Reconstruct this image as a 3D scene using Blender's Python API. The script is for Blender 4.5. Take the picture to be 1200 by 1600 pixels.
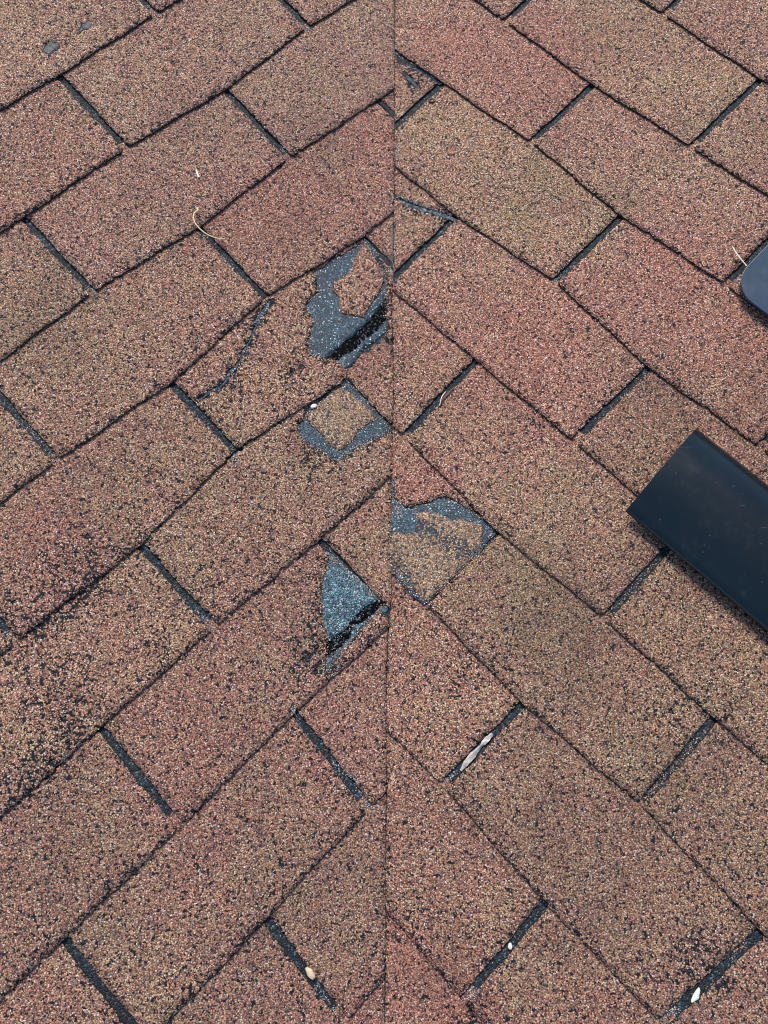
import bpy, math, random
import numpy as np
from mathutils import Vector, Matrix, noise
from mathutils.geometry import delaunay_2d_cdt
from mathutils.bvhtree import BVHTree

random.seed(7)
S2 = 2 ** -.5

# Survey of the roof.  NODES: for either slope the corner points of the shingle courses,
# (course line, half tab) -> millimetres along the course and up the slope.
NODES = {'L': {(-6, -2): (-236.3, 1429.5), (-6, -1): (-83.8, 1429.5), (-6, 0): (68.6, 1429.5), (-6, 1): (221.1,
        1429.5), (-6, 2): (373.6, 1429.5), (-5, -3): (-388.8, 1302.5), (-5, -2): (-236.4, 1302.4), (-5, -1): (-83.9, 1302.4),
        (-5, 0): (68.5, 1302.4), (-5, 1): (221.0, 1302.4), (-5, 2): (373.5, 1302.5), (-5, 3): (526.0, 1302.5), (-4, -4): (-541.3,
        1175.5), (-4, -3): (-388.8, 1175.4), (-4, -2): (-236.4, 1175.3), (-4, -1): (-84.0, 1175.3), (-4, 0): (68.4, 1175.3),
        (-4, 1): (220.9, 1175.3), (-4, 2): (373.4, 1175.4), (-4, 3): (525.9, 1175.5), (-4, 4): (678.5, 1175.5), (-3, -5): (-693.7,
        1048.5), (-3, -4): (-541.3, 1048.4), (-3, -3): (-388.9, 1048.3), (-3, -2): (-236.5, 1048.1), (-3, -1): (-84.2, 1048.0),
        (-3, 0): (68.2, 1048.1), (-3, 1): (220.6, 1048.2), (-3, 2): (373.1, 1048.4), (-3, 3): (525.7, 1048.5), (-3, 4): (678.4,
        1048.5), (-2, -6): (-846.2, 921.6), (-2, -5): (-693.7, 921.5), (-2, -4): (-541.3, 921.3), (-2, -3): (-389.0, 921.1),
        (-2, -2): (-236.6, 920.9), (-2, -1): (-84.4, 920.7), (-2, 0): (68.0, 920.8), (-2, 1): (220.4, 921.3), (-2, 2): (372.8,
        921.5), (-2, 3): (525.4, 921.5), (-2, 4): (678.1, 921.5), (-2, 5): (830.8, 921.5), (-1, -6): (-846.2, 794.5), (-1,
        -5): (-693.8, 794.4), (-1, -4): (-541.4, 794.2), (-1, -3): (-389.1, 793.9), (-1, -2): (-236.7, 793.5), (-1, -1): (-84.5,
        793.2), (-1, 0): (67.9, 793.2), (-1, 1): (220.3, 794.9), (-1, 2): (372.4, 794.9), (-1, 3): (524.9, 794.8), (-1,
        4): (677.8, 794.5), (-1, 5): (830.7, 794.5), (-1, 6): (983.4, 794.5), (0, -7): (-998.6, 667.6), (0, -6): (-846.2,
        667.5), (0, -5): (-693.8, 667.4), (0, -4): (-541.4, 667.1), (0, -3): (-389.1, 666.7), (0, -2): (-236.8, 666.0),
        (0, -1): (-84.4, 665.6), (0, 0): (68.0, 665.1), (0, 1): (220.8, 670.0), (0, 2): (371.3, 669.0), (0, 3): (524.0,
        668.5), (0, 4): (677.4, 667.6), (0, 5): (830.5, 667.4), (0, 6): (983.4, 667.5), (0, 7): (1136.1, 667.5), (1, -8): (-1151.1,
        540.6), (1, -7): (-998.6, 540.6), (1, -6): (-846.1, 540.4), (1, -5): (-693.7, 540.3), (1, -4): (-541.4, 540.0),
        (1, -3): (-389.2, 539.6), (1, -2): (-236.8, 539.0), (1, -1): (-83.7, 537.1), (1, 0): (67.0, 540.6), (1, 1): (219.5,
        534.9), (1, 2): (368.7, 546.2), (1, 3): (523.6, 541.6), (1, 4): (677.3, 540.4), (1, 5): (830.5, 540.3), (1, 6): (983.3,
        540.4), (1, 7): (1136.0, 540.5), (2, -8): (-1151.1, 413.6), (2, -7): (-998.5, 413.6), (2, -6): (-846.1, 413.4),
        (2, -5): (-693.6, 413.2), (2, -4): (-541.4, 412.9), (2, -3): (-389.5, 412.3), (2, -2): (-237.5, 412.0), (2, -1): (-83.5,
        416.4), (2, 0): (67.0, 407.4), (2, 1): (217.9, 414.4), (2, 2): (372.5, 410.2), (2, 3): (524.3, 412.6), (2, 4): (677.4,
        413.0), (2, 5): (830.5, 413.2), (2, 6): (983.3, 413.4), (3, -8): (-1151.0, 286.6), (3, -7): (-998.5, 286.6), (3,
        -6): (-845.9, 286.5), (3, -5): (-693.4, 286.2), (3, -4): (-541.3, 285.8), (3, -3): (-389.6, 285.1), (3, -2): (-239.7,
        284.4), (3, -1): (-86.8, 276.8), (3, 0): (67.1, 289.7), (3, 1): (216.2, 276.5), (3, 2): (371.5, 283.3), (3, 3): (524.6,
        284.9), (3, 4): (677.6, 285.7), (3, 5): (830.6, 286.1), (3, 6): (983.4, 286.4), (4, -8): (-1151.0, 159.6), (4, -7): (-998.3,
        159.6), (4, -6): (-845.6, 159.5), (4, -5): (-692.8, 159.4), (4, -4): (-540.6, 159.1), (4, -3): (-390.6, 158.2),
        (4, -2): (-233.4, 153.7), (4, -1): (-86.4, 168.4), (4, 0): (70.8, 152.6), (4, 1): (219.5, 155.1), (4, 2): (371.9,
        156.5), (4, 3): (525.0, 158.0), (4, 4): (677.9, 158.7), (4, 5): (830.7, 159.1), (5, -8): (-1150.9, 32.7), (5, -7): (-998.2,
        32.6), (5, -6): (-845.1, 32.5), (5, -5): (-691.3, 32.4), (5, -4): (-538.2, 32.6), (5, -3): (-384.7, 34.4), (5, -2): (-233.8,
        34.3), (5, -1): (-83.7, 29.7), (5, 0): (68.9, 30.2), (5, 1): (220.7, 30.1), (5, 2): (372.8, 30.8), (5, 3): (525.5,
        31.5), (5, 4): (678.2, 32.0), (6, -8): (-1150.9, -94.3), (6, -7): (-998.1, -94.3), (6, -6): (-844.9, -94.4), (6,
        -5): (-690.1, -94.7), (6, -4): (-533.9, -95.4), (6, -3): (-389.1, -94.2), (6, -2): (-231.5, -90.6), (6, -1): (-83.1,
        -94.2), (6, 0): (68.7, -95.3), (6, 1): (220.9, -95.5), (6, 2): (373.3, -95.3), (6, 3): (525.8, -95.1), (7, -8): (-1150.9,
        -221.3), (7, -7): (-998.2, -221.3), (7, -6): (-845.2, -221.3), (7, -5): (-691.6, -221.3), (7, -4): (-539.2, -221.0),
        (7, -3): (-387.6, -219.7), (7, -2): (-240.7, -217.9), (7, -1): (-84.5, -219.9), (7, 0): (68.6, -221.4), (7, 1): (221.1,
        -221.8), (7, 2): (373.5, -221.9), (8, -8): (-1151.0, -348.3), (8, -7): (-998.4, -348.2), (8, -6): (-845.8, -348.2),
        (8, -5): (-693.4, -348.0), (8, -4): (-543.1, -347.5), (8, -3): (-395.9, -347.2), (8, -2): (-239.0, -346.5), (8,
        -1): (-84.9, -347.1), (8, 0): (68.4, -348.1), (8, 1): (221.1, -348.5), (9, -8): (-1151.0, -475.2), (9, -7): (-998.5,
        -475.2), (9, -6): (-846.1, -475.1), (9, -5): (-694.1, -474.9), (9, -4): (-543.5, -474.5), (9, -3): (-392.9, -474.3),
        (9, -2): (-238.6, -474.2), (9, -1): (-84.7, -474.6), (9, 0): (68.4, -475.1), (9, 1): (221.1, -475.4), (10, -7): (-998.6,
        -602.2), (10, -6): (-846.2, -602.1), (10, -5): (-694.1, -602.0), (10, -4): (-542.5, -601.8), (10, -3): (-390.6,
        -601.6), (10, -2): (-237.6, -601.7), (10, -1): (-84.4, -601.9), (10, 0): (68.5, -602.1), (11, -6): (-846.3, -729.2),
        (11, -5): (-694.0, -729.1), (11, -4): (-541.8, -729.0), (11, -3): (-389.6, -728.9), (11, -2): (-236.9, -728.9),
        (11, -1): (-84.1, -729.1), (12, -6): (-846.2, -856.2), (12, -5): (-693.9, -856.1), (12, -4): (-541.5, -856.1), (12,
        -3): (-389.1, -856.1), (12, -2): (-236.6, -856.1)}, 'R': {(-6, 0): (-356.9, 1472.2), (-6, 1): (-204.4, 1472.2),
        (-6, 2): (-51.9, 1472.2), (-6, 3): (100.5, 1472.2), (-6, 4): (253.0, 1472.3), (-5, -1): (-509.4, 1345.1), (-5, 0): (-356.8,
        1344.9), (-5, 1): (-204.3, 1344.9), (-5, 2): (-51.8, 1344.9), (-5, 3): (100.6, 1345.0), (-5, 4): (253.1, 1345.2),
        (-5, 5): (405.5, 1345.3), (-4, -1): (-509.2, 1217.8), (-4, 0): (-356.6, 1217.5), (-4, 1): (-204.1, 1217.4), (-4,
        2): (-51.6, 1217.5), (-4, 3): (100.8, 1217.6), (-4, 4): (253.2, 1217.9), (-4, 5): (405.5, 1218.2), (-4, 6): (558.0,
        1218.4), (-3, -2): (-661.8, 1090.8), (-3, -1): (-509.1, 1090.4), (-3, 0): (-356.3, 1089.9), (-3, 1): (-203.7, 1089.7),
        (-3, 2): (-51.2, 1089.7), (-3, 3): (101.1, 1090.0), (-3, 4): (253.3, 1090.6), (-3, 5): (405.6, 1091.1), (-3, 6): (558.0,
        1091.3), (-2, -3): (-814.3, 963.9), (-2, -2): (-661.6, 963.5), (-2, -1): (-508.9, 962.9), (-2, 0): (-355.9, 962.1),
        (-2, 1): (-203.1, 961.6), (-2, 2): (-50.6, 961.4), (-2, 3): (101.5, 962.1), (-2, 4): (253.5, 963.2), (-2, 5): (405.6,
        963.9), (-2, 6): (558.0, 964.3), (-2, 7): (710.4, 964.5), (-1, -4): (-966.9, 837.1), (-1, -3): (-814.3, 836.7),
        (-1, -2): (-661.5, 836.1), (-1, -1): (-508.6, 835.2), (-1, 0): (-355.4, 834.2), (-1, 1): (-202.3, 833.4), (-1, 2): (-49.5,
        832.3), (-1, 3): (102.1, 833.9), (-1, 4): (253.5, 836.0), (-1, 5): (405.6, 837.0), (-1, 6): (558.0, 837.3), (-1,
        7): (710.4, 837.5), (-1, 8): (862.9, 837.6), (0, -5): (-1119.5, 710.3), (0, -4): (-966.9, 710.1), (0, -3): (-814.2,
        709.7), (0, -2): (-661.4, 708.9), (0, -1): (-508.4, 707.5), (0, 0): (-355.2, 706.2), (0, 1): (-201.8, 706.7), (0,
        2): (-48.3, 702.9), (0, 3): (102.1, 706.7), (0, 4): (253.3, 709.4), (0, 5): (405.5, 710.0), (0, 6): (557.9, 710.3),
        (0, 7): (710.4, 710.5), (0, 8): (862.9, 710.6), (0, 9): (1015.4, 710.6), (1, -5): (-1119.5, 583.3), (1, -4): (-966.9,
        583.1), (1, -3): (-814.3, 582.7), (1, -2): (-661.5, 582.0), (1, -1): (-508.5, 580.6), (1, 0): (-355.2, 577.5), (1,
        1): (-200.6, 572.6), (1, 2): (-49.7, 577.7), (1, 3): (100.5, 582.3), (1, 4): (252.7, 583.3), (1, 5): (405.3, 583.3),
        (1, 6): (557.9, 583.4), (1, 7): (710.4, 583.5), (1, 8): (862.9, 583.6), (1, 9): (1015.4, 583.6), (2, -5): (-1119.5,
        456.4), (2, -4): (-966.9, 456.2), (2, -3): (-814.3, 455.9), (2, -2): (-661.7, 455.5), (2, -1): (-509.1, 455.5),
        (2, 0): (-357.4, 458.1), (2, 1): (-204.5, 462.0), (2, 2): (-52.2, 453.7), (2, 3): (97.8, 460.4), (2, 4): (252.1,
        457.1), (2, 5): (405.1, 456.7), (2, 6): (557.8, 456.5), (2, 7): (710.4, 456.6), (2, 8): (862.9, 456.6), (2, 9): (1015.4,
        456.6), (3, -4): (-967.0, 329.3), (3, -3): (-814.4, 329.0), (3, -2): (-661.8, 328.8), (3, -1): (-509.4, 328.9),
        (3, 0): (-357.3, 329.2), (3, 1): (-206.4, 326.4), (3, 2): (-53.0, 337.7), (3, 3): (100.7, 324.6), (3, 4): (251.8,
        331.4), (3, 5): (405.0, 329.8), (3, 6): (557.8, 329.5), (3, 7): (710.4, 329.6), (3, 8): (862.9, 329.6), (3, 9): (1015.4,
        329.7), (4, -3): (-814.5, 202.2), (4, -2): (-661.9, 202.1), (4, -1): (-509.5, 202.0), (4, 0): (-357.3, 201.9), (4,
        1): (-205.3, 201.8), (4, 2): (-54.4, 201.2), (4, 3): (98.1, 202.3), (4, 4): (253.2, 201.9), (4, 5): (405.0, 202.1),
        (4, 6): (557.8, 202.6), (4, 7): (710.5, 202.7), (4, 8): (862.9, 202.7), (4, 9): (1015.4, 202.7), (5, -2): (-662.0,
        75.3), (5, -1): (-509.5, 75.2), (5, 0): (-357.0, 75.1), (5, 1): (-204.2, 75.1), (5, 2): (-50.2, 75.7), (5, 3): (104.9,
        65.7), (5, 4): (255.8, 74.3), (5, 5): (403.1, 73.6), (5, 6): (558.6, 76.1), (5, 7): (710.9, 75.9), (5, 8): (862.9,
        75.7), (5, 9): (1015.3, 75.7), (6, -1): (-509.5, -51.6), (6, 0): (-356.9, -51.7), (6, 1): (-203.9, -51.8), (6, 2): (-50.7,
        -51.7), (6, 3): (102.8, -48.2), (6, 4): (254.3, -52.9), (6, 5): (406.9, -43.1), (6, 6): (561.7, -50.4), (6, 7): (710.6,
        -51.2), (6, 8): (862.7, -51.3), (6, 9): (1015.2, -51.3), (7, -1): (-509.5, -178.6), (7, 0): (-356.9, -178.6), (7,
        1): (-204.1, -178.6), (7, 2): (-51.1, -178.2), (7, 3): (101.4, -177.0), (7, 4): (252.1, -173.7), (7, 5): (403.3,
        -181.3), (7, 6): (551.0, -180.6), (7, 7): (708.4, -178.9), (7, 8): (862.3, -178.4), (7, 9): (1015.1, -178.3), (8,
        0): (-356.9, -305.5), (8, 1): (-204.3, -305.4), (8, 2): (-51.6, -305.1), (8, 3): (100.8, -304.4), (8, 4): (253.0,
        -303.9), (8, 5): (407.3, -304.9), (8, 6): (555.8, -306.0), (8, 7): (708.6, -305.8), (8, 8): (862.2, -305.5), (8,
        9): (1015.1, -305.3), (9, 1): (-204.4, -432.3), (9, 2): (-51.9, -432.2), (9, 3): (100.6, -431.9), (9, 4): (253.2,
        -431.8), (9, 5): (406.1, -432.1), (9, 6): (557.5, -432.4), (9, 7): (709.6, -432.5), (9, 8): (862.4, -432.4), (9,
        9): (1015.1, -432.3), (10, 2): (-52.0, -559.2), (10, 3): (100.5, -559.1), (10, 4): (253.1, -559.1), (10, 5): (405.5,
        -559.2), (10, 6): (557.7, -559.3), (10, 7): (710.1, -559.3), (10, 8): (862.6, -559.3), (10, 9): (1015.2, -559.3),
        (11, 3): (100.5, -686.2), (11, 4): (253.0, -686.2), (11, 5): (405.4, -686.2), (11, 6): (557.8, -686.3), (11, 7): (710.2,
        -686.3), (11, 8): (862.7, -686.3), (11, 9): (1015.3, -686.3), (12, 3): (100.4, -813.2), (12, 4): (252.9, -813.2),
        (12, 5): (405.4, -813.2), (12, 6): (557.8, -813.3), (12, 7): (710.3, -813.3), (12, 8): (862.8, -813.3)}}
CAM_POS = (-0.02329, -0.37778, 0.8851)
CAM_ROT = [[0.999752, 0.006682, 0.021245], [0.014482, -0.919756, -0.392224], [0.01692, 0.392434, -0.919624]]
PITCH = 0.2273699455508685
F = {
    'torn1_out': [(136.1, 279.1), (128.7, 267.5), (124.8, 257.6), (114.1, 257.4), (102.4, 254.8), (95.5, 248.5),
        (95.8, 239.7), (91.5, 230.4), (82.3, 227.1), (72.1, 218.3), (61.5, 209.0), (60.2, 198.5), (68.0, 189.0), (75.8,
        180.6), (79.6, 170.1), (72.1, 153.1), (87.9, 148.6), (110.2, 147.3), (136.7, 150.3), (152.0, 162.8), (174.9, 187.9),
        (188.5, 204.5), (198.1, 213.4), (205.9, 223.8), (211.8, 235.9), (214.0, 247.5), (215.5, 260.8), (215.1, 274.4),
        (202.0, 272.2), (190.1, 274.7), (177.0, 275.9), (168.3, 280.4), (156.1, 278.9)],
    'torn1_flake': [(212.7, 268.4), (212.4, 259.8), (208.9, 249.2), (206.8, 237.6), (204.6, 224.8), (195.0, 215.9),
        (180.9, 210.4), (169.4, 207.5), (156.7, 202.2), (142.4, 197.4), (139.2, 203.1), (133.0, 210.2), (126.2, 216.7),
        (129.5, 225.9), (138.2, 235.3), (138.4, 247.0), (144.8, 253.9), (157.6, 252.6), (172.8, 252.8), (189.8, 261.6),
        (203.4, 266.7)],
    'torn1_mat': [(136.5, 285.3), (94.3, 251.6), (50.3, 202.3), (71.5, 187.2), (93.5, 188.4), (125.9, 189.0), (155.9,
        192.1), (186.8, 198.1), (202.6, 209.9), (210.9, 225.5), (218.7, 258.3), (218.8, 277.2), (189.9, 280.3)],
    'torn1_seal': [(72.6, 188.4), (98.8, 188.4), (128.9, 189.9), (158.9, 191.8), (183.2, 196.6), (163.1, 175.5),
        (141.4, 173.4), (118.1, 173.9), (97.6, 172.4), (78.9, 172.7)],
    'torn1_low': [(78.7, 179.3), (98.7, 173.6), (118.7, 174.5), (142.5, 174.6), (166.7, 177.0), (157.9, 166.7),
        (135.7, 165.1), (111.3, 166.6), (92.1, 162.0), (79.2, 164.1)],
    'loz_out': [(7.7, 154.5), (21.4, 158.5), (42.4, 155.7), (69.3, 152.3), (71.0, 135.1), (71.2, 114.1), (70.2,
        94.1), (68.6, 73.5), (57.9, 70.1), (41.3, 76.9), (24.3, 81.0), (10.9, 83.2), (-2.8, 81.7), (-9.8, 93.7), (-12.5,
        107.2), (-16.2, 118.5), (-19.5, 132.4), (-13.9, 144.0), (-2.6, 147.7)],
    'loz_flake': [(3.4, 149.8), (18.4, 149.6), (40.3, 151.2), (59.6, 149.8), (64.1, 136.7), (64.5, 125.9), (66.1,
        112.0), (65.5, 98.0), (62.3, 92.4), (49.7, 94.6), (39.4, 97.1), (27.8, 93.5), (13.4, 91.3), (4.5, 92.8), (1.5, 100.4),
        (2.1, 112.1), (2.0, 128.5), (1.6, 140.1)],
    'tri_out': [(-86.8, 11.6), (-87.5, 4.4), (-85.5, -6.2), (-84.5, -18.8), (-82.8, -32.9), (-81.7, -47.6), (-80.5,
        -64.3), (-79.2, -71.3), (-82.6, -75.9), (-93.4, -75.7), (-110.8, -75.2), (-132.3, -78.3), (-150.2, -78.7), (-168.2,
        -82.6), (-179.0, -81.9), (-164.5, -67.3), (-151.8, -55.5), (-145.4, -42.4), (-136.9, -31.1), (-127.9, -20.2), (-117.7,
        -10.2), (-105.3, -2.1), (-96.3, 4.5)],
    'tri_mat': [(-87.0, 15.6), (-114.4, -3.5), (-141.4, -31.8), (-158.1, -57.2), (-148.5, -61.4), (-133.0, -63.4),
        (-112.4, -60.2), (-94.0, -60.6), (-75.3, -65.1), (-79.2, -45.0), (-82.0, -16.2), (-82.9, 4.2)],
    'tri_seal': [(-153.6, -58.6), (-138.6, -61.1), (-117.5, -59.4), (-97.1, -60.7), (-77.3, -65.2), (-79.1, -73.3),
        (-98.7, -70.8), (-117.1, -69.4), (-139.1, -72.0), (-155.9, -73.5), (-166.8, -70.8)],
    'tri_low': [(-169.8, -69.9), (-154.9, -74.4), (-135.5, -73.4), (-116.1, -70.3), (-95.6, -71.8), (-78.0, -74.3),
        (-80.9, -79.4), (-104.6, -77.0), (-128.8, -77.7), (-151.6, -81.2), (-181.8, -84.9)],
    'crack': [(-77.1, 243.2), (-69.1, 242.6), (-57.4, 243.1), (-47.6, 240.1), (-36.9, 242.5), (-27.8, 247.3), (-18.5,
        247.9), (-8.7, 250.2), (-1.7, 255.9), (8.7, 258.9), (18.1, 262.8), (23.6, 266.7), (29.7, 269.2), (35.7, 273.7),
        (39.7, 273.7), (38.2, 269.7), (29.8, 267.0), (23.2, 261.8), (14.3, 258.5), (6.1, 253.7), (-2.1, 251.1), (-10.2,
        246.3), (-21.6, 242.2), (-29.8, 241.8), (-38.8, 236.9), (-49.1, 236.2), (-58.9, 239.2), (-70.6, 238.8), (-77.5,
        239.5)],
    'crack2': [(37.4, 275.6), (44.1, 278.7), (52.0, 280.8), (65.1, 285.3), (70.3, 285.4), (67.1, 279.5), (56.8,
        274.9), (47.7, 273.7), (39.8, 271.6)],
    'smudge_a': [(78.1, 705.8), (85.7, 709.5), (92.3, 709.5), (95.5, 704.0), (96.3, 697.9), (91.6, 694.4), (84.4,
        694.8), (77.3, 693.0), (74.8, 697.0), (74.5, 703.8)],
    'smudge_b': [(120.6, 699.4), (127.9, 701.2), (135.7, 707.3), (143.7, 708.8), (149.4, 707.3), (147.7, 701.6),
        (142.2, 697.3), (136.0, 698.0), (131.0, 700.3), (123.7, 698.4)],
    'fold_out': [(-23.7, 26.5), (-13.9, 18.8), (-4.7, 14.7), (2.9, 15.5), (13.7, 19.3), (18.1, 27.5), (23.5, 34.6),
        (26.8, 41.8), (29.0, 50.0), (33.9, 55.6), (42.5, 59.3), (53.6, 62.4), (66.2, 64.9), (77.2, 67.0), (87.1, 67.0),
        (97.4, 66.4), (104.6, 66.1), (105.5, 59.9), (104.3, 52.8), (104.7, 47.1), (107.6, 35.8), (107.9, 28.1), (108.3,
        18.4), (106.2, -13.5), (104.0, -48.3), (82.5, -50.9), (57.2, -48.0), (31.0, -43.4), (29.0, -34.1), (22.3, -22.0),
        (1.6, -0.1)],
    'fold_flake': [(23.3, -23.1), (21.8, -14.2), (30.4, -8.3), (37.4, 0.3), (32.3, 16.0), (23.3, 17.9), (28.8, 27.1),
        (39.5, 35.0), (52.2, 38.6), (64.4, 45.9), (77.1, 56.6), (88.0, 59.7), (96.2, 57.3), (100.6, 46.3), (103.5, 35.9),
        (107.9, 24.0), (106.0, 7.3), (105.2, -12.5), (103.9, -27.6), (103.1, -44.2), (91.8, -45.0), (80.1, -43.3), (70.3,
        -42.6), (58.4, -41.9), (46.9, -39.6), (35.3, -38.3), (27.0, -29.9)],
    'rcrack': [(-287.6, 298.8), (-279.9, 300.4), (-269.7, 301.6), (-260.2, 304.7), (-249.4, 308.8), (-239.4, 312.3),
        (-230.0, 316.5), (-221.3, 320.2), (-210.8, 323.1), (-203.4, 323.4), (-203.4, 319.9), (-211.4, 317.9), (-220.0, 313.1),
        (-231.2, 310.9), (-241.9, 305.6), (-253.8, 301.7), (-264.5, 298.7), (-276.6, 297.1), (-284.3, 295.5)],
    'rtop': [(-443.2, 457.5), (-434.1, 456.8), (-426.4, 458.9), (-417.4, 459.5), (-406.4, 460.4), (-394.7, 460.5),
        (-383.1, 460.7), (-371.6, 460.9), (-359.4, 459.1), (-360.7, 454.4), (-368.1, 452.4), (-381.6, 451.9), (-394.6, 450.6),
        (-408.3, 450.1), (-420.0, 447.4), (-431.1, 446.5)],
    'rtop2': [(-410.1, 439.9), (-400.5, 439.8), (-390.2, 439.0), (-380.0, 435.7), (-372.5, 431.6), (-375.8, 429.0),
        (-385.3, 431.5), (-396.3, 433.0), (-406.6, 433.8)],
    'chipsL': [(-17.7, 324.6, 3.0), (-62.1, 319.0, 2.0), (10.8, 234.4, 2.5), (-37.5, 229.7, 4.5), (26.7, 198.7,
        4.5), (40.3, 196.9, 3.5), (-203.6, 92.0, 2.5), (-230.6, 193.5, 2.5), (-384.4, 71.0, 3.5), (-378.9, 64.9, 2.5), (-404.2,
        66.2, 3.0), (-416.1, 46.4, 3.0), (-439.5, 41.5, 4.0), (-313.6, 191.5, 2.5), (-268.7, 197.9, 4.0), (-367.2, 192.8,
        3.0), (-211.2, 99.8, 2.0), (-34.9, 99.1, 2.0), (-34.7, 106.9, 2.5), (-164.1, -45.1, 3.0), (-182.5, -58.0, 4.5),
        (-167.0, -55.6, 3.5), (-176.1, -70.6, 3.0), (-187.1, -74.3, 3.0), (-219.2, 105.0, 0.5), (-13.4, 75.6, 1.5), (-220.4,
        232.1, 2.5), (-237.1, 248.4, 2.0), (-227.8, 326.6, 2.0), (-203.2, 354.4, 1.5)],
    'chipsR': [(368.2, 48.9, 3.0), (354.6, 25.3, 3.0), (199.3, 47.8, 2.5), (55.5, 191.5, 3.0), (-172.3, 627.2, 2.0),
        (-63.2, 201.7, 1.5), (384.7, 80.7, 2.5), (216.2, -38.6, 3.0), (206.5, -43.3, 2.0), (186.9, -79.7, 2.5), (180.2,
        -74.7, 1.5), (553.4, -128.7, 2.5), (540.1, -126.6, 4.5), (565.8, -111.4, 3.5), (548.5, -113.5, 2.5), (532.6, -122.3,
        2.5), (397.7, -262.3, 2.5), (395.2, -273.5, 2.0), (418.5, -307.5, 3.0), (422.9, -309.4, 2.5), (20.2, 205.3, 2.0),
        (-123.8, 176.3, 1.5), (-190.6, 535.0, 1.5)],
    'seam': [(0.0005, 0.7037), (0.0013, 0.5824), (0.0017, 0.4116), (0.0017, 0.3047), (-0.0003, 0.2614), (0.0036,
        0.154), (0.0018, 0.0822), (0.0008, 0.0282), (0.0013, -0.0316), (0.0025, -0.0968), (-0.0014, -0.1463), (-0.0027,
        -0.228), (-0.0012, -0.3124), (-0.0008, -0.4293), (-0.0012, -0.5221)],
    'wearL': [(-291.2, 155.8, 22.099999999999998, 1.15), (-318.4, 152.9, 20.4, 1.2), (-340.6, 150.5, 22.099999999999998,
        1.1), (-367.2, 152.5, 18.7, 1.0), (-254.1, 159.7, 18.7, 0.9), (-230.5, 162.2, 18.7, 0.8), (-410.8, 48.2, 25.5, 1.0),
        (-445.8, 43.3, 25.5, 1.0), (-470.1, 41.6, 20.4, 1.0), (-234.6, 48.8, 17.0, 0.9), (-288.5, 57.1, 21.25, 0.8), (-269.7,
        48.8, 17.0, 0.7), (-40.1, 296.2, 18.7, 0.8), (6.8, 294.7, 18.7, 0.8), (-153.8, -44.2, 18.7, 0.9), (-182.8, -73.7,
        22.099999999999998, 0.9), (39.6, 561.7, 17.0, 0.0), (-308.2, 175.7, 59.5, 0.8), (-275.9, 174.5, 42.5, 0.8), (-356.9,
        165.4, 51.0, 0.7), (-375.3, 182.3, 42.5, 0.6), (-395.9, 86.4, 76.5, 0.7), (-448.2, 50.0, 51.0, 0.8), (-393.9, 49.4,
        51.0, 0.6), (-484.8, 51.7, 42.5, 0.7), (-174.7, -48.4, 46.75, 0.7), (-143.5, -29.9, 25.5, 0.8), (-198.2, -63.9,
        38.25, 0.7), (-119.5, 54.3, 51.0, 0.4), (74.0, 246.4, 51.0, 0.45), (27.4, 195.0, 38.25, 0.8), (-2.8, 183.7, 51.0,
        0.5), (-21.8, 108.0, 42.5, 0.8), (-32.4, 238.8, 51.0, 0.5), (-12.7, 294.7, 51.0, 0.4), (-63.7, 213.9, 51.0, 0.4),
        (-206.1, 207.3, 76.5, 0.4), (-233.3, 70.9, 51.0, 0.5), (-145.3, 67.6, 68.0, 0.4), (-194.5, 168.6, 51.0, 0.35), (-112.4,
        9.2, 34.0, 0.5), (-205.1, 83.0, 51.0, 0.4), (135.7, 536.6, 17.0, 0.5), (-220.8, -88.8, 34.0, 0.4), (37.8, 296.3,
        34.0, 0.4), (152.0, 216.8, 34.0, 0.25)],
    'wearR': [(199.7, -30.9, 51.0, 0.5), (188.8, -79.7, 59.5, 0.4), (394.5, 76.8, 59.5, 0.5), (371.5, 44.9, 51.0,
        0.5), (373.5, -16.3, 68.0, 0.3), (536.9, -113.5, 51.0, 0.8), (524.9, -43.0, 76.5, 0.4), (397.1, -72.4, 76.5, 0.2),
        (402.1, -257.6, 42.5, 0.5), (424.5, -309.3, 34.0, 0.7), (52.3, 191.8, 51.0, 0.4), (-230.8, 431.6, 42.5, 0.3), (-120.7,
        290.7, 68.0, 0.2), (319.8, -293.2, 34.0, 0.6), (215.1, -166.7, 42.5, 0.3), (385.0, 168.0, 68.0, 0.4), (305.2, -76.1,
        68.0, 0.2), (84.9, -63.6, 25.5, 0.6), (-181.6, 614.0, 59.5, 0.35), (-181.4, 578.1, 34.0, 0.5), (-263.9, 587.1, 42.5,
        0.3), (-287.5, 350.2, 21.25, 0.5), (-174.6, 325.2, 34.0, 0.4)],
    'stain_shadeL': [(141.9, 532.2, 68.0, 0.3), (150.6, 261.3, 51.0, 0.0), (-145.8, 421.4, 76.5, 0.25), (-178.3, 30.4,
        85.0, 0.15), (-291.6, -235.3, 102.0, 0.18), (-481.1, -77.3, 102.0, 0.15), (252.5, 419.1, 85.0, 0.2)],
    'stain_shadeR': [(-264.2, 611.6, 93.5, 0.2), (225.3, 32.3, 102.0, 0.45), (276.0, 5.9, 93.5, 0.4), (417.8, 19.4, 102.0,  # algae stains; the blobs by the hood are painted shade
        0.3), (242.7, 145.4, 76.5, 0.3), (416.0, -122.7, 110.5, 0.3), (158.8, 328.5, 119.0, 0.25), (165.4, 396.4, 85.0,
        0.25), (318.8, -197.3, 102.0, 0.15), (313.3, 164.5, 76.5, 0.2), (518.8, -7.2, 76.5, 0.25), (-120.5, 415.9, 68.0,
        0.1), (387.5, -307.2, 51.0, 0.3)],
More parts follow.
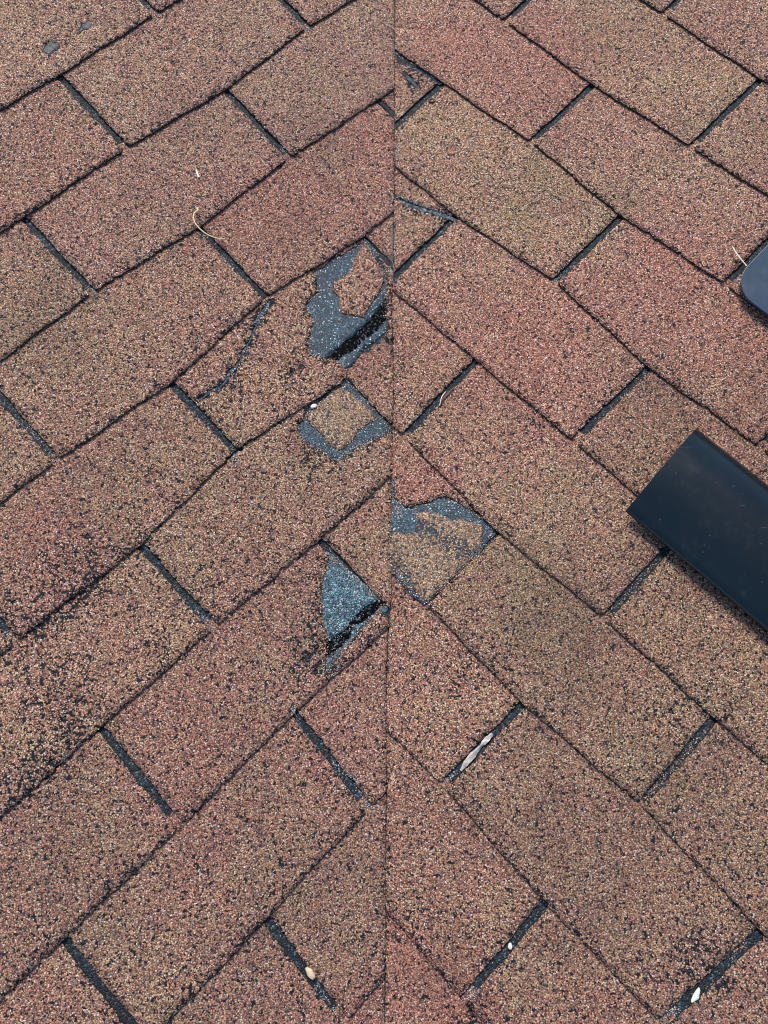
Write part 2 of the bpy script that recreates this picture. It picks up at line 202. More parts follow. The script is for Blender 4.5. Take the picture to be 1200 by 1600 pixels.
    'redR': [(-263.7, 562.7, 102.0, 0.6), (-369.0, 506.7, 68.0, 0.6), (-23.6, 230.9, 136.0, 0.5), (22.0, 357.1,
        85.0, 0.4), (56.0, 451.2, 102.0, 0.5), (161.1, 434.4, 76.5, 0.6), (7.5, 46.8, 42.5, 0.6), (365.6, -330.7, 51.0,
        0.7), (419.9, -322.7, 42.5, 1.0), (243.2, 333.1, 102.0, 0.35), (85.0, -53.5, 21.25, 0.7), (296.8, 82.5, 76.5, 0.2),
        (327.6, -319.9, 25.5, 0.6)],
    'redL': [(165.5, 370.6, 110.5, 0.5), (326.5, 365.8, 59.5, 0.6), (57.4, 387.1, 51.0, 0.3), (-32.0, 507.8, 102.0,
        0.2), (100.3, 161.7, 34.0, 0.6), (153.1, 183.5, 25.5, 0.4), (-301.6, 225.1, 76.5, 0.3), (-331.1, -72.8, 119.0, 0.2),
        (-256.3, -127.7, 68.0, 0.3), (-379.8, -358.1, 42.5, 0.5), (191.8, 218.3, 12.75, 0.3)],
    'vent_pts': [(0.343, 0.0737, 0.0733), (0.2571, -0.0236, 0.0433), (0.3936, -0.1562, 0.044), (0.4096, 0.012, 0.0741)],
    'vent_uv': [(190.4, 303.6), (198.5, 170.6), (388.8, 173.5), (281.2, 307.2)],
    'cap_uv': [(110.7, 470.3), (100.7, 524.6), (160.6, 450.2), (100.3, 500.8), (140.8, 450.8)],
    'streak': [(19.9, 4.5), (106.9, 29.2)],
    'fold_edge': [(31.0, -43.4), (104.0, -48.3)],
    'straw': [(-0.2374, 0.3474, 0.1049), (-0.2343, 0.3444, 0.1039), (-0.2384, 0.3395, 0.1038), (-0.2388, 0.3335,
        0.1029), (-0.2369, 0.327, 0.1015), (-0.2321, 0.3209, 0.0997), (-0.2258, 0.3159, 0.0979), (-0.2175, 0.3121, 0.0959),
        (-0.2085, 0.3109, 0.0942), (-0.2012, 0.3128, 0.0933)],
    'twig': [(-0.2413, 0.4041, 0.1148), (-0.2399, 0.399, 0.1138), (-0.2377, 0.3933, 0.1125)],
    'stem': [(0.3946, 0.2926, 0.1217), (0.3973, 0.2825, 0.1204), (0.4015, 0.2739, 0.1197), (0.4084, 0.265, 0.1194)],
    'husk': [(0.0766, -0.2836, -0.0277), (0.0833, -0.2747, -0.0252), (0.0914, -0.2658, -0.0224), (0.0982, -0.2588,
        -0.0201), (0.1036, -0.2531, -0.0183), (0.1104, -0.2467, -0.0161)],
    'leaf': [(0.0554, 0.1213, 0.0361), (0.0599, 0.1273, 0.0378), (0.0644, 0.1341, 0.0397), (0.0704, 0.14, 0.0416),
        (0.0756, 0.1444, 0.0432)],
    'fibre': [(0.0567, 0.1201, 0.0382), (0.059, 0.1294, 0.0401), (0.0642, 0.1369, 0.0422)],
    'pebble_a': [(-0.076, -0.4759, -0.0603)],
    'pebble_b': [(-0.0908, 0.1178, 0.0403)],
    'shell': [(0.2962, -0.489, -0.0254)],
    'ring': [(0.0496, 0.5412, 0.1028)],
    'crumb': [(0.1237, -0.4501, -0.0472), (0.2715, -0.448, -0.0227)],
    'dust': [('R', [(-444.6, 459.0), (-434.6, 451.3)], 4, 40, 1), ('R', [(-436.1, 452.8), (-402.2, 456.0), (-360.1,
        458.6)], 4, 120, 0), ('R', [(-335.1, 350.5), (-319.1, 334.3)], 3, 50, 1), ('L', [(287.7, 296.3), (213.0, 218.4)],
        3, 130, 1), ('R', [(-286.9, 299.3), (-204.0, 324.0)], 3, 130, 1), ('R', [(-205.2, 325.3), (-199.0, 316.5)], 4, 30,
        0), ('L', [(205.1, 230.0), (209.9, 217.5)], 4, 40, 1), ('R', [(-24.7, 29.7), (-4.8, 9.5)], 2.5, 60, 1), ('R', [(-0.9,
        13.0), (14.5, -0.5)], 8, 140, 1), ('R', [(29.0, -38.2), (101.5, -47.7)], 3, 120, 0), ('R', [(17.9, 15.0), (55.7,
        60.3), (94.7, 60.9)], 8, 120, 1), ('L', [(-109.4, -61.1), (-156.5, -70.0)], 8, 60, 1), ('L', [(-7.1, 80.3), (2.6,
        85.2), (60.1, 74.5)], 5, 130, 1), ('L', [(78.6, 166.7), (88.3, 171.5)], 5, 50, 1), ('L', [(223.1, 434.6), (217.3,
        416.2)], 5, 60, 1), ('L', [(217.4, 410.5), (201.7, 408.5)], 4, 20, 0), ('L', [(366.4, 556.3), (369.5, 542.2)], 5,
        60, 1), ('L', [(221.0, 688.4), (221.5, 670.7)], 4, 40, 1), ('L', [(-81.5, 426.4), (-81.4, 411.0)], 5, 60, 1), ('L',
        [(-236.6, 338.7), (-239.6, 282.0)], 5, 90, 1), ('L', [(-87.4, 173.8), (-94.4, 155.0)], 6, 60, 1), ('L', [(35.8,
        271.6), (66.9, 283.9)], 5, 80, 1), ('L', [(66.3, 399.6), (65.3, 393.9)], 4, 15, 1), ('L', [(-235.3, 63.4), (-236.1,
        31.7)], 4, 70, 1), ('L', [(-236.3, -156.1), (-232.3, -191.8)], 6, 90, 1), ('L', [(-236.7, -196.5), (-239.8, -217.7)],
        4, 50, 1), ('L', [(-231.8, -85.7), (-232.8, -93.9)], 4, 30, 1), ('L', [(-393.3, -301.9), (-397.4, -339.2)], 4, 60,
        1), ('L', [(-390.9, 174.3), (-391.5, 161.6)], 5, 30, 1), ('R', [(-55.5, 334.8), (-50.9, 349.9)], 4, 30, 1), ('R',
        [(-55.4, 89.8), (-58.0, 114.2)], 4, 30, 1), ('R', [(252.2, -171.7), (251.3, -153.3)], 4, 40, 1), ('R', [(408.5,
        -301.5), (409.7, -291.7)], 7, 50, 1), ('R', [(406.7, -43.2), (405.8, -15.0)], 5, 60, 0), ('R', [(548.9, -178.3),
        (551.9, -158.9)], 5, 60, 1), ('R', [(255.0, 80.1), (255.0, 161.9)], 4, 80, 0), ('R', [(101.8, 463.0), (105.8, 480.4)],
        4, 30, 1), ('R', [(98.8, 204.6), (102.9, 318.6)], 4, 70, 0), ('R', [(109.7, 464.4), (133.2, 457.8)], 6, 40, 0),
        ('R', [(405.6, -19.6), (405.6, 65.3)], 4, 90, 0), ('L', [(-153.3, -87.2), (-184.7, -95.3)], 6, 60, 1), ('L', [(136.1,
        279.1), (128.7, 267.5), (124.8, 257.6), (114.1, 257.4), (102.4, 254.8), (95.5, 248.5), (95.8, 239.7), (91.5, 230.4),
        (82.3, 227.1), (72.1, 218.3), (61.5, 209.0), (60.2, 198.5), (68.0, 189.0), (75.8, 180.6), (79.6, 170.1), (72.1,
        153.1), (87.9, 148.6), (110.2, 147.3), (136.7, 150.3), (152.0, 162.8), (174.9, 187.9), (188.5, 204.5), (198.1, 213.4),
        (205.9, 223.8), (211.8, 235.9), (214.0, 247.5), (215.5, 260.8), (215.1, 274.4), (202.0, 272.2), (190.1, 274.7),
        (177.0, 275.9), (168.3, 280.4), (156.1, 278.9), (136.1, 279.1)], 6, 700, 0), ('L', [(212.7, 268.4), (212.4, 259.8),
        (208.9, 249.2), (206.8, 237.6), (204.6, 224.8), (195.0, 215.9), (180.9, 210.4), (169.4, 207.5), (156.7, 202.2),
        (142.4, 197.4), (139.2, 203.1), (133.0, 210.2), (126.2, 216.7), (129.5, 225.9), (138.2, 235.3), (138.4, 247.0),
        (144.8, 253.9), (157.6, 252.6), (172.8, 252.8), (189.8, 261.6), (203.4, 266.7), (212.7, 268.4)], 4, 200, 0), ('L',
        [(7.7, 154.5), (21.4, 158.5), (42.4, 155.7), (69.3, 152.3), (71.0, 135.1), (71.2, 114.1), (70.2, 94.1), (68.6, 73.5),
        (57.9, 70.1), (41.3, 76.9), (24.3, 81.0), (10.9, 83.2), (-2.8, 81.7), (-9.8, 93.7), (-12.5, 107.2), (-16.2, 118.5),
        (-19.5, 132.4), (-13.9, 144.0), (-2.6, 147.7), (7.7, 154.5)], 6, 420, 0), ('L', [(3.4, 149.8), (18.4, 149.6), (40.3,
        151.2), (59.6, 149.8), (64.1, 136.7), (64.5, 125.9), (66.1, 112.0), (65.5, 98.0), (62.3, 92.4), (49.7, 94.6), (39.4,
        97.1), (27.8, 93.5), (13.4, 91.3), (4.5, 92.8), (1.5, 100.4), (2.1, 112.1), (2.0, 128.5), (1.6, 140.1), (3.4, 149.8)],
        4, 160, 0), ('L', [(-86.8, 11.6), (-87.5, 4.4), (-85.5, -6.2), (-84.5, -18.8), (-82.8, -32.9), (-81.7, -47.6), (-80.5,
        -64.3), (-79.2, -71.3), (-82.6, -75.9), (-93.4, -75.7), (-110.8, -75.2), (-132.3, -78.3), (-150.2, -78.7), (-168.2,
        -82.6), (-179.0, -81.9), (-164.5, -67.3), (-151.8, -55.5), (-145.4, -42.4), (-136.9, -31.1), (-127.9, -20.2), (-117.7,
        -10.2), (-105.3, -2.1), (-96.3, 4.5), (-86.8, 11.6)], 6, 520, 0), ('R', [(-23.7, 26.5), (-13.9, 18.8), (-4.7, 14.7),
        (2.9, 15.5), (13.7, 19.3), (18.1, 27.5), (23.5, 34.6), (26.8, 41.8), (29.0, 50.0), (33.9, 55.6), (42.5, 59.3), (53.6,
        62.4), (66.2, 64.9), (77.2, 67.0), (87.1, 67.0), (97.4, 66.4), (104.6, 66.1), (105.5, 59.9), (104.3, 52.8), (104.7,
        47.1), (107.6, 35.8), (107.9, 28.1), (108.3, 18.4), (106.2, -13.5), (104.0, -48.3), (82.5, -50.9), (57.2, -48.0),
        (31.0, -43.4), (29.0, -34.1), (22.3, -22.0), (1.6, -0.1), (-23.7, 26.5)], 6, 600, 0), ('R', [(44.3, -1.4), (75.9,
        18.1), (99.3, 30.0)], 10, 120, 0), ('R', [(-360.1, 377.0), (-353.7, 394.4)], 4, 20, 1), ('R', [(559.3, -89.7), (556.6,
        -67.8)], 5, 40, 0), ('L', [(-263.7, 210.3), (-365.1, 155.0)], 30, 60, 0)],
}

# ------------------------------------------------------------------ camera, sky, sun, exposure
scene = bpy.context.scene
for o in list(bpy.data.objects):
    bpy.data.objects.remove(o)
COL = scene.collection
cam = bpy.data.cameras.new('camera')
cam.sensor_fit = 'VERTICAL'
cam.sensor_height = 36.0
cam.lens = 36.0 * 1300 / 1600
cam.clip_start = .02
cam.clip_end = 200
cam_ob = bpy.data.objects.new('camera', cam)
R = CAM_ROT
cam_ob.matrix_world = Matrix(((R[0][0], -R[1][0], -R[2][0], CAM_POS[0]),
                              (R[0][1], -R[1][1], -R[2][1], CAM_POS[1]),
                              (R[0][2], -R[1][2], -R[2][2], CAM_POS[2]),
                              (0, 0, 0, 1)))
COL.objects.link(cam_ob)
scene.camera = cam_ob

SUN_EL, SUN_AZ = math.radians(57), math.radians(-14)      # azimuth clockwise from +Y (up the valley)
world = bpy.data.worlds.new('World')
scene.world = world
world.use_nodes = True
wn = world.node_tree
sky = wn.nodes.new('ShaderNodeTexSky')
sky.sky_type = 'NISHITA'
sky.sun_disc = False
sky.sun_elevation = SUN_EL
sky.sun_rotation = SUN_AZ
sky.dust_density = 1.0
wn.nodes['Background'].inputs['Strength'].default_value = .10
wn.links.new(sky.outputs[0], wn.nodes['Background'].inputs['Color'])

sun = bpy.data.lights.new('sun', 'SUN')
sun.energy = 2.5
sun.angle = math.radians(22)
sun.color = (1.0, .905, .775)
sun_ob = bpy.data.objects.new('sun', sun)
sd = Vector((math.sin(SUN_AZ) * math.cos(SUN_EL), math.cos(SUN_AZ) * math.cos(SUN_EL), math.sin(SUN_EL)))
sun_ob.rotation_euler = sd.to_track_quat('Z', 'Y').to_euler()
sun_ob.location = sd * 5
COL.objects.link(sun_ob)

scene.view_settings.view_transform = 'Standard'
scene.view_settings.look = 'None'
scene.view_settings.gamma = 1
scene.view_settings.exposure = 0.77
scene.view_settings.use_curve_mapping = False
scene.cycles.filter_width = 1.0


# ------------------------------------------------------------------ materials
def lin(c):
    return tuple((v / 255 / 12.92) if v / 255 <= .04045 else ((v / 255 + .055) / 1.055) ** 2.4 for v in c) + (1,)


class NT:
    def __init__(self, name):
        self.m = bpy.data.materials.new(name)
        self.m.use_nodes = True
        self.t = self.m.node_tree
        self.b = self.t.nodes['Principled BSDF']

    def n(self, typ, **kw):
        nd = self.t.nodes.new('ShaderNode' + typ)
        for k, v in kw.items():
            if k.startswith('i_'):
                nd.inputs[k[2:].replace('_', ' ')].default_value = v
            else:
                setattr(nd, k, v)
        return nd

    def l(self, a, b):
        self.t.links.new(a, b)

    def math(self, op, a, b=None, c=None, clamp=False):
        nd = self.n('Math', operation=op, use_clamp=clamp)
        for i, v in enumerate((a, b, c)):
            if v is None:
                continue
            if isinstance(v, (int, float)):
                nd.inputs[i].default_value = v
            else:
                self.l(v, nd.inputs[i])
        return nd.outputs[0]

    def mix(self, f, a, b, blend='MIX'):
        nd = self.n('Mix', data_type='RGBA', blend_type=blend)
        for s, v in ((0, f), (6, a), (7, b)):
            if isinstance(v, (int, float, tuple)):
                nd.inputs[s].default_value = v
            else:
                self.l(v, nd.inputs[s])
        return nd.outputs[2]

    def ramp(self, f, stops, interp='CONSTANT'):
        nd = self.n('ValToRGB')
        cr = nd.color_ramp
        cr.interpolation = interp
        while len(cr.elements) < len(stops):
            cr.elements.new(.5)
        for e, (p, c) in zip(cr.elements, stops):
            e.position = p
            e.color = c
        self.l(f, nd.inputs[0])
        return nd.outputs[0]

    def noise(self, vec, scale, detail=2, rough=.55):
        nd = self.n('TexNoise', i_Scale=scale, i_Detail=detail, i_Roughness=rough)
        self.l(vec, nd.inputs['Vector'])
        return nd.outputs[0]


def soften(cols, f=.27):
    tot = sum(w for w, _ in cols)
    m = [sum(w * c[i] for w, c in cols) / tot for i in range(3)]
    return [(w, tuple(c[i] + (m[i] - c[i]) * f for i in range(3))) for w, c in cols]


def even(cols):
    acc, out = 0, []
    tot = sum(w for w, _ in cols)
    for w, c in cols:
        out.append((acc / tot, lin(c)))
        acc += w
    return out


RED = [(9, (42, 33, 36)), (12, (110, 71, 65)), (16, (150, 99, 82)), (16, (180, 122, 100)), (14, (206, 152, 121)),
       (11, (142, 108, 100)), (8, (222, 186, 162)), (8, (124, 115, 121)), (3, (242, 230, 218)), (6, (96, 61, 60))]
TAN = [(9, (44, 38, 38)), (12, (120, 92, 70)), (15, (154, 122, 91)), (15, (184, 149, 111)), (14, (208, 174, 133)),
       (11, (140, 116, 98)), (8, (222, 199, 167)), (8, (120, 115, 117)), (3, (240, 231, 216)), (9, (166, 112, 89))]


def granule_material(name, yellow_bias=0.0, wear_bias=0.0, under=((8, 11, 16), (19, 27, 36), (60, 74, 84))):
    k = NT(name)
    geo = k.n('NewGeometry')
    pos = geo.outputs['Position']
    vor = k.n('TexVoronoi', voronoi_dimensions='3D', feature='F1', i_Scale=700.0)
    k.l(pos, vor.inputs['Vector'])
    sep = k.n('SeparateColor')
    k.l(vor.outputs['Color'], sep.inputs[0])
    cell = vor.outputs['Position']
    att = k.n('Attribute', attribute_name='paint')
    asep = k.n('SeparateColor')
    k.l(att.outputs['Color'], asep.inputs[0])
    wear, stain, red = asep.outputs
    obi = k.n('ObjectInfo')
    osep = k.n('SeparateColor')
    k.l(obi.outputs['Color'], osep.inputs[0])
    oy, ob, og = osep.outputs
    # palette: brick red to tan, per shingle and in slow drifts over it
    big = k.noise(pos, 9, 3, .6)
    mid = k.noise(cell, 38, 2, .6)
    f = k.math('ADD', k.math('MULTIPLY_ADD', oy, .5, .20), k.math('MULTIPLY', k.math('SUBTRACT', big, .5), 1.7))
    f = k.math('ADD', f, k.math('MULTIPLY', k.math('SUBTRACT', mid, .5), 1.2))
    f = k.math('SUBTRACT', f, red)
    f = k.math('ADD', f, yellow_bias)
    # each granule takes one palette or the other
    sel = k.math('GREATER_THAN', f, k.math('MULTIPLY', sep.outputs[1], 1.0))
    cr = k.ramp(sep.outputs[0], even(soften(RED)))
    ct = k.ramp(sep.outputs[0], even(soften(TAN)))
    c = k.mix(sel, cr, ct)
    # redder tone where the pigment of the shingle is redder
    c = k.mix(k.math('MULTIPLY', red, .2, clamp=True), c, lin((186, 100, 84)))
    # finer grain inside a granule
    fine = k.noise(pos, 1500, 1, .5)
    c = k.mix(1.0, c, k.ramp(fine, [(.3, (.72, .72, .72, 1)), (.7, (1.22, 1.22, 1.22, 1))], 'LINEAR'), 'MULTIPLY')
    # grime and algae, plus shade painted into the colour around the hood
    dn = k.noise(pos, 26, 4, .65)
    dirt_shade = k.math('ADD', stain, k.math('MULTIPLY', k.math('SUBTRACT', dn, .5), .75))
    dirt_shade = k.math('ADD', dirt_shade, k.math('MULTIPLY', k.math('SUBTRACT', k.noise(pos, 8, 2, .5), .5), .7), clamp=True)
    c = k.mix(k.math('MULTIPLY', dirt_shade, .75), c, lin((70, 62, 48)))
    # greying towards weathered
    c = k.mix(k.math('MULTIPLY', og, .25), c, lin((128, 120, 118)))
    bright = k.n('CombineColor')
    bv = k.math('MULTIPLY', ob, 2.0)
    for i in range(3):
        k.l(bv, bright.inputs[i])
    c = k.mix(1.0, c, bright.outputs[0], 'MULTIPLY')
    # lost granules: whole cells at a time show the asphalt
    n1 = k.noise(cell, 165, 2, .6)
    n2 = k.noise(cell, 420, 1, .5)
    comb = k.math('ADD', k.math('MULTIPLY', n1, .45), k.math('MULTIPLY', n2, .40))
    comb = k.math('ADD', comb, k.math('MULTIPLY', sep.outputs[2], .15))
    thr = k.math('SUBTRACT', .655 - wear_bias, k.math('MULTIPLY', wear, .148))
    bare = k.math('MULTIPLY', k.math('SUBTRACT', comb, thr), 45, clamp=True)
    # single pits where one to three granules are gone
    pn = k.noise(cell, 240, 1, .4)
    pthr = k.math('SUBTRACT', .685, k.math('MULTIPLY', wear, .12))
    bare = k.math('MAXIMUM', bare, k.math('MULTIPLY', k.math('SUBTRACT', pn, pthr), 60, clamp=True))
    gap = k.math('MULTIPLY', k.math('SUBTRACT', vor.outputs['Distance'], .50), 5.0, clamp=True)
    asph = k.ramp(fine, [(.3, lin(under[0])), (.62, lin(under[1])), (.8, lin(under[2]))], 'LINEAR')
    cover = k.math('MAXIMUM', bare, k.math('MULTIPLY', gap, .7))
    c = k.mix(cover, c, asph)
    k.l(c, k.b.inputs['Base Color'])
    rough = k.math('ADD', .55, k.math('MULTIPLY', sep.outputs[2], .4))
    k.l(rough, k.b.inputs['Roughness'])
    k.b.inputs['Specular IOR Level'].default_value = .25
    # relief: rounded granules of uneven height standing on the asphalt
    h = k.math('SUBTRACT', 1.0, k.math('POWER', vor.outputs['Distance'], 2.0))
    h = k.math('ADD', h, k.math('MULTIPLY', sep.outputs[2], .7))
    h = k.math('MULTIPLY', h, k.math('SUBTRACT', 1.0, bare))
    bump = k.n('Bump', i_Strength=1.0, i_Distance=.0006)
    k.l(h, bump.inputs['Height'])
    k.l(bump.outputs[0], k.b.inputs['Normal'])
    return k.m


def speck_material(name, stops, scale=800, bump_d=.0006, rough=.6, patch=None, spec=.5):
    k = NT(name)
    pos = k.n('NewGeometry').outputs['Position']
    vor = k.n('TexVoronoi', voronoi_dimensions='3D', feature='F1', i_Scale=scale)
    k.l(pos, vor.inputs['Vector'])
    sep = k.n('SeparateColor')
    k.l(vor.outputs['Color'], sep.inputs[0])
    c = k.ramp(sep.outputs[0], even(stops))
    lo = k.noise(pos, 55, 3, .6)
    c = k.mix(1.0, c, k.ramp(lo, [(.3, (.6, .62, .66, 1)), (.7, (1.25, 1.25, 1.22, 1))], 'LINEAR'), 'MULTIPLY')
    if patch:
        c2 = k.ramp(sep.outputs[1], even(patch))
        c = k.mix(k.math('MULTIPLY', k.math('SUBTRACT', k.noise(vor.outputs['Position'], 120, 2), .56), 30, clamp=True), c, c2)
    k.l(c, k.b.inputs['Base Color'])
    k.b.inputs['Roughness'].default_value = rough
    k.b.inputs['Specular IOR Level'].default_value = spec
    h = k.math('SUBTRACT', 1.0, vor.outputs['Distance'])
    h = k.math('ADD', h, k.math('MULTIPLY', sep.outputs[2], .6))
    bump = k.n('Bump', i_Strength=1.0, i_Distance=bump_d)
    k.l(h, bump.inputs['Height'])
    k.l(bump.outputs[0], k.b.inputs['Normal'])
    return k.m


def plain_material(name, col, rough=.6, metallic=0, var=.15, scale=300, spec=.5):
    k = NT(name)
    pos = k.n('NewGeometry').outputs['Position']
    nz = k.noise(pos, scale, 3)
    c = k.mix(1.0, lin(col), k.ramp(nz, [(.3, (1 - var,) * 3 + (1,)), (.7, (1 + var,) * 3 + (1,))], 'LINEAR'), 'MULTIPLY')
    k.l(c, k.b.inputs['Base Color'])
    k.b.inputs['Roughness'].default_value = rough
    k.b.inputs['Metallic'].default_value = metallic
    k.b.inputs['Specular IOR Level'].default_value = spec
    return k.m


M_GRAN = granule_material('shingle_granules')
M_OLD = granule_material('ochre_granules', .9, -.01, ((26, 36, 46), (48, 66, 80), (110, 130, 140)))
M_EDGE = speck_material('asphalt_edge', [(5, (18, 20, 23)), (3, (34, 38, 42)), (1, (70, 60, 56))], 700)
M_MAT = speck_material('bare_mat', [(26, (14, 34, 47)), (34, (27, 56, 74)), (26, (44, 80, 98)), (9, (86, 120, 134)), (3, (196, 208, 212)), (4, (104, 88, 84)), (8, (16, 28, 38))], 820, .0005, .5)
M_PALE = speck_material('pale_mat', [(24, (22, 48, 62)), (30, (44, 86, 104)), (24, (78, 120, 136)), (10, (150, 178, 186)), (6, (120, 96, 88)), (8, (34, 46, 56))], 700, .0006, .5)
M_UNDER = speck_material('underlayer_granules', [(34, (6, 14, 21)), (34, (12, 30, 41)), (18, (28, 54, 68)), (7, (78, 108, 120)), (4, (96, 70, 64))], 620, .0009, .7)
M_SEAL = speck_material('black_sealant', [(60, (5, 7, 10)), (22, (14, 18, 22)), (9, (64, 76, 86)), (6, (98, 82, 78))], 620, .0009, .95, spec=.1)
M_SPOT = speck_material('bare_asphalt', [(50, (12, 20, 28)), (34, (28, 42, 54)), (8, (60, 78, 90)), (8, (104, 76, 70))], 640, .0008, .55)
M_SMUDGE = speck_material('tar_smudge', [(40, (58, 64, 68)), (30, (74, 82, 86)), (12, (96, 100, 102)), (8, (60, 54, 54))], 640, .0003, .6)

# ------------------------------------------------------------------ roof geometry
CP, SP = math.cos(PITCH), math.sin(PITCH)
TAN_P = SP / CP
FR = {
    'L': (np.array([S2, S2, 0]), np.array([-S2 * CP, S2 * CP, SP])),
    'R': (np.array([S2, -S2, 0]), np.array([S2 * CP, S2 * CP, SP])),
}
NRM = {s: np.cross(*FR[s]) * (1 if np.cross(*FR[s])[2] > 0 else -1) for s in FR}
VALLEY_R = .008


def swell(x, y):
    """slow unevenness of the old roof, metres"""
    p = Vector((x * 5.5, y * 5.5, 3.1))
    q = Vector((x * 19, y * 19, 8.3))
    return .0014 * noise.noise(p) + .0005 * noise.noise(q)


def to_world(side, u, v, h):
    """plane mm + height mm -> world metres"""
    e, d = FR[side]
    p = e * (u / 1000) + d * (v / 1000)
    x, y = p[0], p[1]
    z = TAN_P * (y + math.sqrt(x * x + VALLEY_R ** 2) - VALLEY_R * .5) * S2
    hh = h / 1000 + swell(x, y)
    n = NRM[side]
    return (x + n[0] * hh, y + n[1] * hh, z + n[2] * hh)


def plan(side, u, v):
    e, d = FR[side]
    p = e * (u / 1000) + d * (v / 1000)
    return p[0], p[1]


LINES = {}
for s in 'LR':
    for (n, k), (u, v) in NODES[s].items():
        LINES.setdefault((s, n), []).append((u, v))
for key in LINES:
    LINES[key] = np.array(sorted(LINES[key]))


def vline(s, n, u):
    a = LINES[(s, n)]
    return np.interp(u, a[:, 0], a[:, 1])


SEAM = np.array(sorted([(y, x) for x, y in F['seam']]))


def seam_x(y):
    return np.interp(y, SEAM[:, 0], SEAM[:, 1])


def ragged(poly, step=2.2, amp=.55, closed=True, chip=0.0, rnd=random):
    """break a polygon into short steps and roughen it the way a granule edge is rough"""
    out = []
    n = len(poly)
    for i in range(n if closed else n - 1):
        a, b = np.array(poly[i][:2]), np.array(poly[(i + 1) % n][:2])
        L = np.linalg.norm(b - a)
        if L < 1e-6:
            continue
        m = max(1, int(L / step))
        nr = np.array([-(b - a)[1], (b - a)[0]]) / L
        for j in range(m):
            p = a + (b - a) * (j / m)
            o = rnd.gauss(0, amp) if j else rnd.gauss(0, amp * .5)
            p = p + nr * o
            if chip and rnd.random() < chip:
                p = p + nr * rnd.uniform(1.0, 3.2)
            out.append((float(p[0]), float(p[1])))
    return out


def pip(poly, pts):
    """points in polygon, vectorised"""
    poly = np.asarray(poly)
    x, y = pts[:, 0], pts[:, 1]
    inside = np.zeros(len(pts), bool)
    x0, y0 = poly[:, 0], poly[:, 1]
    x1, y1 = np.roll(x0, -1), np.roll(y0, -1)
    for a, b, c, d in zip(x0, y0, x1, y1):
        if b == d:
            continue
        cond = ((b > y) != (d > y))
        if cond.any():
            inside ^= cond & (x < (c - a) * (y - b) / (d - b) + a)
    return inside


def blob_field(side, name, u, v):
    w = np.zeros(len(u))
    for bu, bv, r, s in F[name + side]:
        w = np.maximum(w, s * np.exp(-(((u - bu) ** 2 + (v - bv) ** 2) / (r * r)) * 1.3))
    return w


ALL_V, ALL_F = [], []


